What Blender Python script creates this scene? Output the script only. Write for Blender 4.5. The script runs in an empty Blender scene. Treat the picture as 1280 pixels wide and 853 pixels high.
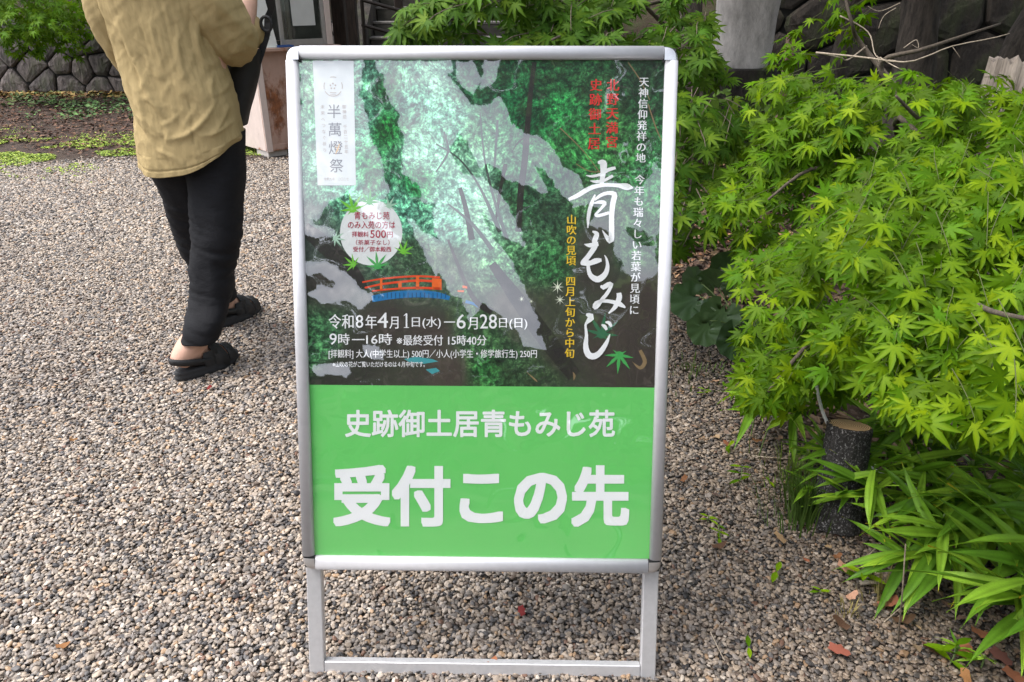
import bpy, math, random
import numpy as np
from mathutils import Vector, Matrix, noise as mnoise
random.seed(7); rng = np.random.default_rng(7)
SC = bpy.context.scene; COL = SC.collection
R = math.radians
PI = math.pi
# ------------------------------------------------------------------ camera
CH = 1.375; PITCH = R(25); F = 931.0
cam = bpy.data.objects.new('camera', bpy.data.cameras.new('camera')); COL.objects.link(cam)
cam.location = (0, 0, CH); cam.rotation_euler = (R(90) - PITCH, 0, 0)
cam.data.sensor_width = 36; cam.data.lens = F / 1280 * 36
cam.data.clip_start = .05; cam.data.clip_end = 500
SC.camera = cam
# ------------------------------------------------------------------ sky, sun, exposure
SUN_EL, SUN_AZ = R(60), R(-97)          # azimuth of the sun: from the left
w = bpy.data.worlds.new("World"); SC.world = w; w.use_nodes = True
nt = w.node_tree; nt.nodes.clear()
sky = nt.nodes.new('ShaderNodeTexSky'); sky.sky_type = 'NISHITA'; sky.sun_disc = False
sky.sun_elevation = SUN_EL; sky.sun_rotation = SUN_AZ; sky.air_density = 1.0; sky.dust_density = 2.2
hs = nt.nodes.new('ShaderNodeHueSaturation'); hs.inputs['Saturation'].default_value = .34
bg = nt.nodes.new('ShaderNodeBackground'); bg.inputs['Strength'].default_value = .15
wo = nt.nodes.new('ShaderNodeOutputWorld')
nt.links.new(sky.outputs[0], hs.inputs['Color']); nt.links.new(hs.outputs[0], bg.inputs[0]); nt.links.new(bg.outputs[0], wo.inputs[0])
sl = bpy.data.lights.new('sun', 'SUN'); sl.energy = .85; sl.angle = R(30); sl.color = (1, .965, .9)
so = bpy.data.objects.new('sun', sl); COL.objects.link(so)
sd = Vector((math.sin(SUN_AZ) * math.cos(SUN_EL), math.cos(SUN_AZ) * math.cos(SUN_EL), math.sin(SUN_EL)))
so.rotation_euler = sd.to_track_quat('Z', 'Y').to_euler(); so.location = (0, 0, 12)
SC.view_settings.view_transform = 'Standard'; SC.view_settings.look = 'None'
SC.view_settings.exposure = 1.7; SC.view_settings.gamma = 1
SC.view_settings.use_curve_mapping = False
SC.render.engine = 'CYCLES'
SC.cycles.max_bounces = 6; SC.cycles.diffuse_bounces = 3; SC.cycles.transparent_max_bounces = 24
SC.cycles.transmission_bounces = 4; SC.cycles.use_denoising = True
# ------------------------------------------------------------------ measuring helpers
cp, sp = math.cos(PITCH), math.sin(PITCH)
FW = Vector((0, cp, -sp)); UP = Vector((0, sp, cp)); CAMP = Vector((0, 0, CH))
def ray(px, py): return FW + Vector((1, 0, 0)) * ((px - 640) / F) + UP * ((426.5 - py) / F)
def G(px, py, z=0.0):
    d = ray(px, py); return CAMP + d * ((z - CH) / d.z)
def U(px, py, Y): d = ray(px, py); return CAMP + d * (Y / d.y)
def D(px, py, dep): return CAMP + ray(px, py) * dep
def proj(P):
    P = np.asarray(P, float); q = P - np.array([0, 0, CH])
    dep = q[..., 1] * cp - q[..., 2] * sp; up = q[..., 1] * sp + q[..., 2] * cp
    return 640 + F * q[..., 0] / dep, 426.5 - F * up / dep, dep
# ------------------------------------------------------------------ object helpers
def tag(o, label=None, cat=None, group=None, kind=None):
    if label: o['label'] = label
    if cat: o['category'] = cat
    if group: o['group'] = group
    if kind: o['kind'] = kind
    return o
def empty(name, loc, label, cat, group=None):
    o = bpy.data.objects.new(name, None); COL.objects.link(o); o.location = loc; o.empty_display_size = .1
    return tag(o, label, cat, group)
def absloc(o):
    v = Vector((0, 0, 0))
    while o is not None: v += o.location; o = o.parent
    return v
def mesh(name, V, Fc, mat, parent=None, smooth=False, origin=None, cols=None, kind=None):
    """V in world coordinates; the object's origin is its parent's (or the given origin)"""
    V = np.asarray([tuple(v) for v in V] if not isinstance(V, np.ndarray) else V, float)
    org = Vector(origin) if origin is not None else (absloc(parent) if parent else Vector((0, 0, 0)))
    V = V - np.array(org)
    me = bpy.data.meshes.new(name); me.from_pydata(V.tolist(), [], [tuple(int(i) for i in f) for f in Fc]); me.update()
    if smooth: me.polygons.foreach_set('use_smooth', [True] * len(me.polygons))
    for m in (mat if isinstance(mat, (list, tuple)) else [mat]): me.materials.append(m)
    if cols is not None:
        a = me.color_attributes.new('col', 'FLOAT_COLOR', 'POINT'); a.data.foreach_set('color', np.asarray(cols, np.float32).ravel())
    o = bpy.data.objects.new(name, me); COL.objects.link(o)
    if parent: o.parent = parent; o.location = org - absloc(parent)
    else: o.location = org
    if kind: o['kind'] = kind
    return o
class MB:
    def __init__(s): s.V = []; s.F = []; s.C = []
    def add(s, V, Fc, c=None):
        b = len(s.V); s.V += [tuple(v) for v in V]; s.F += [tuple(b + i for i in f) for f in Fc]
        if c is not None: s.C += [tuple(c)] * len(V)
        return s
    def box(s, c, sz, M=None, bev=0.0):
        c = Vector(c); hx, hy, hz = sz[0] / 2, sz[1] / 2, sz[2] / 2
        M = M or Matrix.Identity(3)
        if bev <= 0:
            pts = [M @ Vector((x * hx, y * hy, z * hz)) + c for x in (-1, 1) for y in (-1, 1) for z in (-1, 1)]
            return s.add(pts, [(0, 1, 3, 2), (4, 6, 7, 5), (0, 4, 5, 1), (2, 3, 7, 6), (0, 2, 6, 4), (1, 5, 7, 3)])
        b = bev; rows = []
        for z, i in ((-hz, b), (-hz + b, 0), (hz - b, 0), (hz, b)):
            x, y = hx - i, hy - i; k = b * (.4 if i else 1)
            rows.append([M @ Vector(p + (z,)) + c for p in ((-x + k, -y), (x - k, -y), (x, -y + k), (x, y - k), (x - k, y), (-x + k, y), (-x, y - k), (-x, -y + k))])
        V = sum(rows, []); Fc = [tuple(range(7, -1, -1)), tuple(range(24, 32))]
        for r in range(3):
            for i in range(8): Fc.append((r * 8 + i, r * 8 + (i + 1) % 8, r * 8 + 8 + (i + 1) % 8, r * 8 + 8 + i))
        return s.add(V, Fc)
    def tube(s, P, rad, n=8, cap=True, c=None, jit=0):
        P = [Vector(p) for p in P]; rad = rad if hasattr(rad, '__len__') else [rad] * len(P)
        V = []; up = None
        for i, p in enumerate(P):
            t = (P[min(i + 1, len(P) - 1)] - P[max(i - 1, 0)])
            if t.length < 1e-9: t = Vector((0, 0, 1))
            t.normalize()
            if up is None: up = t.orthogonal().normalized()
            up = (up - t * up.dot(t)).normalized(); b = t.cross(up)
            for k in range(n):
                a = 2 * PI * k / n; rr = rad[i] * (1 + (random.uniform(-jit, jit) if jit else 0))
                V.append(p + (up * math.cos(a) + b * math.sin(a)) * rr)
        Fc = [(r * n + k, r * n + (k + 1) % n, (r + 1) * n + (k + 1) % n, (r + 1) * n + k) for r in range(len(P) - 1) for k in range(n)]
        if cap: Fc += [tuple(range(n - 1, -1, -1)), tuple((len(P) - 1) * n + k for k in range(n))]
        return s.add(V, Fc, c)
    def build(s, name, mat, parent=None, smooth=False, origin=None, kind=None):
        return mesh(name, s.V, s.F, mat, parent, smooth, origin, s.C if s.C else None, kind)
def catmull(pts, n):
    pts = [np.asarray(p, float) for p in pts]; m = len(pts) - 1; out = []
    for i in range(n):
        t = i / (n - 1) * m; k = min(int(t), m - 1); u = t - k
        p0, p1, p2, p3 = pts[max(k - 1, 0)], pts[k], pts[k + 1], pts[min(k + 2, m)]
        out.append(.5 * ((2 * p1) + (-p0 + p2) * u + (2 * p0 - 5 * p1 + 4 * p2 - p3) * u * u + (-p0 + 3 * p1 - 3 * p2 + p3) * u ** 3))
    return out
# ------------------------------------------------------------------ material helpers
def lin(r, g, b):
    f = lambda c: (c / 255 / 12.92) if c <= 10.3 else ((c / 255 + .055) / 1.055) ** 2.4
    return (f(r), f(g), f(b), 1)
class NT:
    def __init__(s, name):
        s.m = bpy.data.materials.new(name); s.m.use_nodes = True; s.t = s.m.node_tree
        s.b = s.t.nodes['Principled BSDF']; s.out = s.t.nodes['Material Output']
    def n(s, ty, **kw):
        nd = s.t.nodes.new(ty)
        for k, v in kw.items():
            if k.startswith('i_'): nd.inputs[k[2:].replace('_', ' ')].default_value = v
            else: setattr(nd, k, v)
        return nd
    def l(s, a, b): s.t.links.new(a, b)
    def ramp(s, fac, stops, interp='LINEAR'):
        r = s.n('ShaderNodeValToRGB'); r.color_ramp.interpolation = interp; e = r.color_ramp.elements
        while len(e) < len(stops): e.new(.5)
        for i, (p, c) in enumerate(stops): e[i].position = p; e[i].color = c if len(c) == 4 else (*c, 1)
        s.l(fac, r.inputs[0]); return r.outputs[0]
    def noise(s, scale, detail=4, rough=.6, vec=None, dist=0):
        n = s.n('ShaderNodeTexNoise'); n.inputs['Scale'].default_value = scale; n.inputs['Detail'].default_value = detail
        n.inputs['Roughness'].default_value = rough; n.inputs['Distortion'].default_value = dist
        if vec is not None: s.l(vec, n.inputs['Vector'])
        return n.outputs['Fac']
    def obj(s, sc=(1, 1, 1), world=False):
        if world: src = s.n('ShaderNodeNewGeometry').outputs['Position']
        else: src = s.n('ShaderNodeTexCoord').outputs['Object']
        m = s.n('ShaderNodeMapping'); m.inputs['Scale'].default_value = sc; s.l(src, m.inputs['Vector']); return m.outputs[0]
    def mix(s, fac, a, b, mode='MIX'):
        m = s.n('ShaderNodeMix'); m.data_type = 'RGBA'; m.blend_type = mode
        for sock, v in ((m.inputs['Factor'], fac), (m.inputs['A'], a), (m.inputs['B'], b)) if False else ((m.inputs[0], fac), (m.inputs[6], a), (m.inputs[7], b)):
            if hasattr(v, 'is_output'): s.l(v, sock)
            else: sock.default_value = v
        return m.outputs[2]
    def bump(s, h, strength=.5, dist=.01):
        b = s.n('ShaderNodeBump'); b.inputs['Strength'].default_value = strength; b.inputs['Distance'].default_value = dist
        s.l(h, b.inputs['Height']); s.l(b.outputs[0], s.b.inputs['Normal']); return b
def simple(name, c, rough=.6, metal=0, var=.15, scale=20, bump=0, spec=.5, bdist=.002):
    k = NT(name); k.b.inputs['Roughness'].default_value = rough; k.b.inputs['Metallic'].default_value = metal
    k.b.inputs['Specular IOR Level'].default_value = spec
    nz = k.noise(scale, 5, .6, k.obj())
    lo = tuple(x * (1 - var) for x in c[:3]) + (1,); hi = tuple(min(1, x * (1 + var)) for x in c[:3]) + (1,)
    k.l(k.ramp(nz, [(.3, lo), (.7, hi)]), k.b.inputs['Base Color'])
    if bump: k.bump(nz, bump, bdist)
    return k.m
def leaf_mat(name, c, var=.35, trans=.35, rough=.45, veins=False, spec=.12):
    """leaf blade: reflects and lets light through; tone differs leaf by leaf (attribute col when present, else per object)"""
    k = NT(name); at = k.n('ShaderNodeAttribute', attribute_name='col'); oi = k.n('ShaderNodeObjectInfo')
    hsv = k.n('ShaderNodeHueSaturation'); hsv.inputs['Color'].default_value = (*c[:3], 1)
    rnd = k.n('ShaderNodeMath', operation='MULTIPLY_ADD'); k.l(oi.outputs['Random'], rnd.inputs[0]); rnd.inputs[1].default_value = var * 2; rnd.inputs[2].default_value = 1 - var
    k.l(rnd.outputs[0], hsv.inputs['Value']); hu = k.n('ShaderNodeMath', operation='MULTIPLY_ADD'); k.l(oi.outputs['Random'], hu.inputs[0]); hu.inputs[1].default_value = -.035; hu.inputs[2].default_value = .517; k.l(hu.outputs[0], hsv.inputs['Hue'])
    # col is (1,1,1) times a factor on joined foliage; single leaves carry white
    col = k.mix(1.0, hsv.outputs[0], at.outputs['Color'], 'MULTIPLY')
    nz = k.noise(60, 3, .6, k.obj()); col = k.mix(.5, col, k.ramp(nz, [(.3, (.75, .75, .75)), (.7, (1.15, 1.15, 1.1))]), 'MULTIPLY')
    if veins:
        wv = k.n('ShaderNodeTexWave'); wv.inputs['Scale'].default_value = 90; wv.bands_direction = 'X'; wv.inputs['Distortion'].default_value = .3
        k.l(k.n('ShaderNodeTexCoord').outputs['UV'] if False else k.obj(), wv.inputs['Vector'])
        col = k.mix(.2, col, wv.outputs['Color'], 'OVERLAY')
    k.l(col, k.b.inputs['Base Color']); k.b.inputs['Roughness'].default_value = rough; k.b.inputs['Specular IOR Level'].default_value = spec
    tr = k.n('ShaderNodeBsdfTranslucent')
    tc = k.mix(1.0, col, (1.25, 1.2, .55, 1), 'MULTIPLY'); k.l(tc, tr.inputs['Color'])
    mx = k.n('ShaderNodeMixShader'); mx.inputs[0].default_value = trans
    k.l(k.b.outputs[0], mx.inputs[1]); k.l(tr.outputs[0], mx.inputs[2]); k.l(mx.outputs[0], k.out.inputs[0])
    return k.m
def bark_mat(name, c1, c2, sc=(9, 9, 2.2), strength=.9, dist=.02):
    k = NT(name); nz = k.noise(3, 8, .7, k.obj(sc)); k.l(k.ramp(nz, [(.35, c1), (.65, c2)]), k.b.inputs['Base Color'])
    k.b.inputs['Roughness'].default_value = .9; k.bump(nz, strength, dist); return k.m
M = {}
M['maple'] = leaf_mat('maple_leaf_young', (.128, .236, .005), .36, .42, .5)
M['maple_dark'] = leaf_mat('maple_leaf_shade_tinted', (.062, .135, .009), .3, .32, .55)  # canopy shade is darkened into this leaf colour, for the maple behind the sign
M['canopy'] = leaf_mat('canopy_leaf', (.06, .12, .02), .3, .25)
M['bamboo'] = leaf_mat('bamboo_leaf', (.16, .31, .025), .4, .34, .42, spec=.2)
M['round'] = leaf_mat('round_leaf', (.05, .10, .04), .2, .08, .3, spec=.4)
M['twig'] = bark_mat('twig_bark', (.07, .05, .035), (.2, .16, .11), (30, 30, 30), .4, .003)
M['barkgrey'] = bark_mat('dim_branch_bark', (.04, .03, .022), (.11, .085, .06), (30, 30, 30), .4, .003)
M['deadtwig'] = bark_mat('dead_twig_bark', (.18, .14, .1), (.4, .33, .25), (30, 30, 30), .4, .003)
M['bark'] = bark_mat('rough_bark', (.018, .014, .010), (.09, .07, .055))
M['twiggreen'] = simple('young_twig', (.07, .085, .02), .7)
M['stem'] = simple('green_stem', (.12, .18, .05), .6)
# ================================================================== GROUND
k = NT('ground_soil'); P = k.obj(world=True)
vor = k.n('ShaderNodeTexVoronoi'); vor.inputs['Scale'].default_value = 75; k.l(P, vor.inputs['Vector'])
vcol = k.ramp(k.n('ShaderNodeSeparateColor').outputs[0], [(0, (.5, .5, .5))])
sc_ = k.n('ShaderNodeSeparateColor'); k.l(vor.outputs['Color'], sc_.inputs[0])
peb = k.ramp(sc_.outputs[0], [(0, (.06, .055, .05)), (.3, (.13, .11, .09)), (.6, (.24, .2, .16)), (1, (.42, .36, .3))])
peb = k.mix(1.0, peb, k.ramp(vor.outputs['Distance'], [(.0, (1, 1, 1)), (.5, (.35, .33, .3))]), 'MULTIPLY')
soil = k.ramp(k.noise(14, 8, .75, P), [(.3, (.018, .010, .006)), (.55, (.048, .028, .017)), (.75, (.09, .055, .034))])
sx = k.n('ShaderNodeSeparateXYZ'); k.l(k.n('ShaderNodeNewGeometry').outputs['Position'], sx.inputs[0])
# beyond ~6.6 m the gravel ends; to the right the bed of the shrubs begins
nzb = k.noise(1.3, 4, .6, P)
yy = k.n('ShaderNodeMath', operation='MULTIPLY_ADD'); k.l(nzb, yy.inputs[0]); yy.inputs[1].default_value = 1.0; k.l(sx.outputs['Y'], yy.inputs[2])
fy = k.ramp(k.n('ShaderNodeMath', operation='MULTIPLY').outputs[0], [(0, (0, 0, 0)), (1, (1, 1, 1))])
mr = k.n('ShaderNodeMapRange'); k.l(yy.outputs[0], mr.inputs[0]); mr.inputs[1].default_value = 7.1; mr.inputs[2].default_value = 7.45
bx_ = k.n('ShaderNodeMath', operation='MULTIPLY_ADD'); k.l(sx.outputs['Y'], bx_.inputs[0]); bx_.inputs[1].default_value = .12; k.l(sx.outputs['X'], bx_.inputs[2])
bx2 = k.n('ShaderNodeMath', operation='MULTIPLY_ADD'); k.l(nzb, bx2.inputs[0]); bx2.inputs[1].default_value = .3; k.l(bx_.outputs[0], bx2.inputs[2])
mr2 = k.n('ShaderNodeMapRange'); k.l(bx2.outputs[0], mr2.inputs[0]); mr2.inputs[1].default_value = 1.25; mr2.inputs[2].default_value = 1.5
mxm = k.n('ShaderNodeMath', operation='MAXIMUM'); k.l(mr.outputs[0], mxm.inputs[0]); k.l(mr2.outputs[0], mxm.inputs[1])
k.l(k.mix(mxm.outputs[0], peb, soil), k.b.inputs['Base Color']); k.b.inputs['Roughness'].default_value = .95
k.bump(k.noise(90, 4, .7, P), .8, .01)
M['ground'] = k.m
g = MB(); g.add([(-60, -60, 0), (60, -60, 0), (60, 60, 0), (-60, 60, 0)], [(0, 1, 2, 3)])
tag(g.build('ground', M['ground']), kind='structure')

# ---- gravel: real pebbles, instanced on points
k = NT('pebble_stone'); oi = k.n('ShaderNodeObjectInfo')
base = k.ramp(oi.outputs['Random'], [(0, (.045, .043, .045)), (.06, (.12, .115, .115)), (.16, (.22, .20, .18)), (.28, (.16, .125, .10)), (.38, (.37, .31, .25)),
                                     (.52, (.27, .235, .20)), (.64, (.46, .385, .305)), (.75, (.33, .30, .275)), (.84, (.42, .29, .18)), (.875, (.50, .44, .375)), (.965, (.20, .115, .08)), (.98, (.64, .59, .52))], 'CONSTANT')
pn = k.n('ShaderNodeTexNoise'); pn.inputs['Scale'].default_value = .55; pn.inputs['Detail'].default_value = 3; k.l(oi.outputs['Location'], pn.inputs['Vector'])
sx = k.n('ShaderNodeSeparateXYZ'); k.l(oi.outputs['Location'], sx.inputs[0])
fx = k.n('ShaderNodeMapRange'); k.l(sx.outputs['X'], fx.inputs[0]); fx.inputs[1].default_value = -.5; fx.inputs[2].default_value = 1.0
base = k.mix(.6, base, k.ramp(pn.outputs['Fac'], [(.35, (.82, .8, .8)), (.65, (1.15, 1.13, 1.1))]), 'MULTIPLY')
right_tint = k.mix(fx.outputs[0], (1, 1, 1, 1), (.37, .335, .30, 1)); base = k.mix(1.0, base, right_tint, 'MULTIPLY'); base = k.mix(1.0, base, (.90, .87, .85, 1), 'MULTIPLY')   # pebbles turn darker and browner towards the right
geo = k.n('ShaderNodeTexCoord'); pn2 = k.noise(3, 4, .7, geo.outputs['Object']); base = k.mix(.4, base, k.ramp(pn2, [(.3, (.7, .7, .7)), (.7, (1.2, 1.2, 1.2))]), 'MULTIPLY')
k.l(base, k.b.inputs['Base Color']); k.b.inputs['Roughness'].default_value = .55; k.b.inputs['Specular IOR Level'].default_value = .4
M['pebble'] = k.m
def pebble_points():
    pts = []; scs = []
    def layer(d0, d1, sp_, z, s0):
        ys = np.arange(d0, d1, sp_)
        for y in ys:
            hw = (.906 * y + .6) * .70 + .12
            xs = np.arange(-hw, hw, sp_); n = len(xs)
            x = xs + rng.uniform(-.45, .45, n) * sp_; yv = y + rng.uniform(-.45, .45, n) * sp_
            edge = x + .12 * yv + .14 * np.sin(yv * 5 + x * 3) + .05 * np.sin(yv * 23)
            keep = rng.random(n) < np.clip((1.46 - edge) / .28, .08, 1)
            keep &= (yv + .15 * np.sin(x * 4) + rng.normal(0, .12, n) < 6.75)
            pts.append(np.stack([x, yv, z + rng.uniform(-.002, .004, n)], 1)[keep]); scs.append((s0 * np.where(rng.random(n) < .03, rng.uniform(1.35, 1.7, n), rng.uniform(.65, 1.25, n)))[keep])
    layer(.75, 2.3, .0099, .003, .0060); layer(.75, 2.3, .0140, .0065, .0060)
    layer(2.3, 4.3, .0118, .004, .0070); layer(2.3, 4.3, .018, .008, .0066)
    layer(4.3, 7.1, .0150, .004, .0088)
    return np.concatenate(pts), np.concatenate(scs)
PP, PS = pebble_points()
me = bpy.data.meshes.new('gravel'); me.vertices.add(len(PP)); me.vertices.foreach_set('co', PP.astype(np.float32).ravel())
a = me.attributes.new('psize', 'FLOAT', 'POINT'); a.data.foreach_set('value', PS.astype(np.float32)); me.update()
gravel = bpy.data.objects.new('gravel', me); COL.objects.link(gravel)
tag(gravel, 'grey and tan rounded pebbles covering the forecourt', 'gravel', kind='stuff')
ng = bpy.data.node_groups.new('pebbles', 'GeometryNodeTree')
ng.interface.new_socket('Geometry', in_out='INPUT', socket_type='NodeSocketGeometry'); ng.interface.new_socket('Geometry', in_out='OUTPUT', socket_type='NodeSocketGeometry')
N = ng.nodes; L = ng.links
gi = N.new('NodeGroupInput'); go = N.new('NodeGroupOutput')
join = N.new('GeometryNodeGeometryToInstance')
for v in range(6):
    ico = N.new('GeometryNodeMeshIcoSphere'); ico.inputs['Radius'].default_value = 1; ico.inputs['Subdivisions'].default_value = 3 if v % 2 else 2
    pos = N.new('GeometryNodeInputPosition'); add = N.new('ShaderNodeVectorMath'); add.operation = 'ADD'; add.inputs[1].default_value = (v * 7.3, v * 3.1, 0)
    L.new(pos.outputs[0], add.inputs[0])
    nz = N.new('ShaderNodeTexNoise'); nz.inputs['Scale'].default_value = .75; nz.inputs['Detail'].default_value = 1; L.new(add.outputs[0], nz.inputs['Vector'])
    sub = N.new('ShaderNodeVectorMath'); sub.operation = 'SUBTRACT'; sub.inputs[1].default_value = (.5, .5, .5); L.new(nz.outputs['Color'], sub.inputs[0])
    scl = N.new('ShaderNodeVectorMath'); scl.operation = 'SCALE'; scl.inputs['Scale'].default_value = 1.5; L.new(sub.outputs[0], scl.inputs[0])
    sp2 = N.new('GeometryNodeSetPosition'); L.new(ico.outputs['Mesh'], sp2.inputs['Geometry']); L.new(scl.outputs[0], sp2.inputs['Offset'])
    sm = N.new('GeometryNodeSetShadeSmooth'); L.new(sp2.outputs[0], sm.inputs[0])
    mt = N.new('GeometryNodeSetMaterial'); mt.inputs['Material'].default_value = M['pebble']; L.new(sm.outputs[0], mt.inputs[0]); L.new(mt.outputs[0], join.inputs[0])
iop = N.new('GeometryNodeInstanceOnPoints'); iop.inputs['Pick Instance'].default_value = True
m2p = N.new('GeometryNodeMeshToPoints'); L.new(gi.outputs[0], m2p.inputs[0])
L.new(m2p.outputs[0], iop.inputs['Points']); L.new(join.outputs[0], iop.inputs['Instance'])
def rv(lo, hi, ty='FLOAT_VECTOR', seed=0):
    r = N.new('FunctionNodeRandomValue'); r.data_type = ty
    i = 0 if ty == 'FLOAT_VECTOR' else (4 if ty == 'INT' else 2)
    r.inputs[i].default_value = lo; r.inputs[i + 1].default_value = hi; r.inputs['Seed'].default_value = seed
    return r.outputs[0 if ty == 'FLOAT_VECTOR' else (2 if ty == 'INT' else 1)]
L.new(rv(0, 5, 'INT', 3), iop.inputs['Instance Index'])
L.new(rv((-.45, -.45, 0), (.45, .45, 6.28), seed=1), iop.inputs['Rotation'])
na = N.new('GeometryNodeInputNamedAttribute'); na.data_type = 'FLOAT'; na.inputs['Name'].default_value = 'psize'
vs = N.new('ShaderNodeVectorMath'); vs.operation = 'SCALE'; L.new(rv((.85, .6, .42), (1.3, 1.0, .68), seed=2), vs.inputs[0]); L.new(na.outputs[0], vs.inputs['Scale'])
L.new(vs.outputs[0], iop.inputs['Scale']); L.new(iop.outputs[0], go.inputs[0])
md = gravel.modifiers.new('pebbles', 'NODES'); md.node_group = ng
# ================================================================== POSTER STAND
ST = Vector((-.06036, 1.5664, CH - .0932)); LEAN = .30344; YAW = -.0172; SW, SH = .77, 1.081
Ry = Matrix.Rotation(YAW, 3, 'Z')
PA = Ry @ Vector((1, 0, 0)); PB = Ry @ Vector((0, math.sin(LEAN), math.cos(LEAN))); PN = PA.cross(PB)
def S(s, t, d=0.0): return ST + PA * s + PB * t + PN * d            # s right, t up from the top edge (negative), d out of the panel
def P2(px, py, d=0.0):
    r = ray(px, py); h = (ST + PN * d - CAMP).dot(PN) / r.dot(PN); q = CAMP + r * h - ST
    return q.dot(PA), q.dot(PB)
def SP(px, py, d): s, t = P2(px, py, .0); return S(s, t, d)
M['alu'] = simple('satin_aluminium', (.58, .57, .59), .36, .25, .04, 60, .15, .5, .0006)
M['alu_leg'] = simple('brushed_aluminium_tube', (.62, .61, .62), .42, .55, .06, 80, .15, .5, .0006)
M['chrome'] = simple('polished_corner', (.62, .61, .61), .14, .95, .1, 40, .3, .5, .002)
M['capgrey'] = simple('grey_corner_metal', (.55, .53, .52), .3, .7, .12, 60, .3, .5, .002)
M['rubber'] = simple('black_rubber', (.02, .02, .02), .7)
M['gap'] = simple('dark_rebate', (.03, .03, .03), .8)
stand = empty('poster_stand', S(0, -SH - .26, -.2), 'white framed aluminium poster stand with green event poster on the gravel', 'poster stand')
stand.location.z = 0
RW = .0262; RH = .013
def rail(name, p0, p1, wdir, w_, mat):
    n = 14; V = []; Fc = []
    prof = [(-w_ / 2, -.016)] + [(-w_ / 2 * math.cos(PI * i / n) , RH * math.sin(PI * i / n) ** .62) for i in range(n + 1)] + [(w_ / 2, -.016)]
    m = len(prof)
    for p in (p0, p1):
        for (x, y) in prof: V.append(p + wdir * x + PN * y)
    for i in range(m): Fc.append((i, (i + 1) % m, m + (i + 1) % m, m + i))
    Fc += [tuple(range(m - 1, -1, -1)), tuple(range(m, 2 * m))]
    return mesh(name, V, Fc, mat, stand, True)
cs = .0285
BW = .0315
rail('rail', S(-SW / 2 + cs + .0008, -RW / 2), S(SW / 2 - cs - .0008, -RW / 2), PB, RW, M['alu'])
rail('rail', S(-SW / 2 + cs + .0008, -SH + BW / 2), S(SW / 2 - cs - .0008, -SH + BW / 2), PB, BW, M['alu'])
for sx_ in (-1, 1):
    rail('rail', S(sx_ * (SW / 2 - RW / 2), -cs), S(sx_ * (SW / 2 - RW / 2), -SH + cs + .004), PA, RW, M['alu'])
def corner(sx_, top):
    mb = MB(); R0 = cs - .0012; nu, nv = 10, 8
    cx = sx_ * (SW / 2 - cs); cy = -cs if top else -SH + cs
    sy = 1 if top else -1
    V = []
    for j in range(nv + 1):
        ph = PI / 2 * j / nv
        for i in range(nu + 1):
            th = PI / 2 * i / nu; rr = R0 * math.sin(ph) ** .8
            cq, sq = math.cos(th) ** .78, math.sin(th) ** .78; V.append(S(cx + sx_ * rr * cq, cy + sy * rr * sq, RH * 1.05 * math.cos(ph) ** .6))
    for i in range(nu + 1):
        th = PI / 2 * i / nu; V.append(S(cx + sx_ * R0 * math.cos(th) ** .78, cy + sy * R0 * math.sin(th) ** .78, -.016))
    Fc = [(j * (nu + 1) + i, j * (nu + 1) + i + 1, (j + 1) * (nu + 1) + i + 1, (j + 1) * (nu + 1) + i) for j in range(nv + 1) for i in range(nu)]
    mesh('corner_cap', V, Fc, M['chrome'] if top else M['capgrey'], stand, True)
    b = MB(); b.box(S(cx + sx_ * (cs / 2 - .004), cy + sy * (cs / 2 - .004), -.003), (cs - .003, cs - .003, .018), Matrix((PA, PB, PN)).transposed()); b.build('corner_core', M['gap'], stand)
for sx_ in (-1, 1):
    for top in (True, False): corner(sx_, top)
# back board, dark rebate
b = MB(); Mx = Matrix((PA, PB, PN)).transposed()
b.box(S(0, -SH / 2, -.0085), (SW - .036, SH - .036, .012), Mx); b.build('back_board', M['gap'], stand)
# legs, cross bars, feet
LW = .033; LB = -SH - .262
for sx_ in (-1, 1):
    s_ = sx_ * (SW / 2 - .001 - LW / 2)
    b = MB(); b.box(S(s_, (-.03 + LB) / 2, -.027), (LW, abs(LB) - .03, .022), Mx, .002); b.build('front_leg', M['alu_leg'], stand)
    b = MB(); b.box(S(s_, LB - .006, -.027), (LW + .003, .012, .026), Mx, .002); b.build('rubber_foot', M['rubber'], stand)
b = MB(); b.box(S(0, LB + .024, -.027), (SW - 2 * .001 - 2 * LW - .002, .027, .021), Mx, .0015); b.build('cross_bar', M['alu_leg'], stand)
topw = S(0, -.03, -.06); BB = Vector((topw.x, topw.y + .42, .012))
for sx_ in (-1, 1):
    s_ = sx_ * (SW / 2 - .012 - LW / 2)
    d = (BB - topw); ax = d.normalized(); Mb = Matrix((PA, ax, PA.cross(ax))).transposed()
    b = MB(); b.box((topw + BB) / 2 + PA * s_, (LW, d.length, .022), Mb, .002); b.build('rear_leg', M['alu_leg'], stand)
    b = MB(); b.box(BB + PA * s_ - ax * -.004, (LW + .003, .012, .026), Mb, .002); b.build('rubber_foot', M['rubber'], stand)
    b = MB(); b.tube([topw + PA * s_ - PA * .02 + PN * .012, topw + PA * s_ + PA * .02 + PN * .012], .011, 10); b.build('hinge', M['capgrey'], stand)
b = MB(); b.box(BB - ax * .06, (SW - .024 - 2 * LW - .002, .024, .02), Mb, .0015); b.build('cross_bar', M['alu_leg'], stand)
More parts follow.
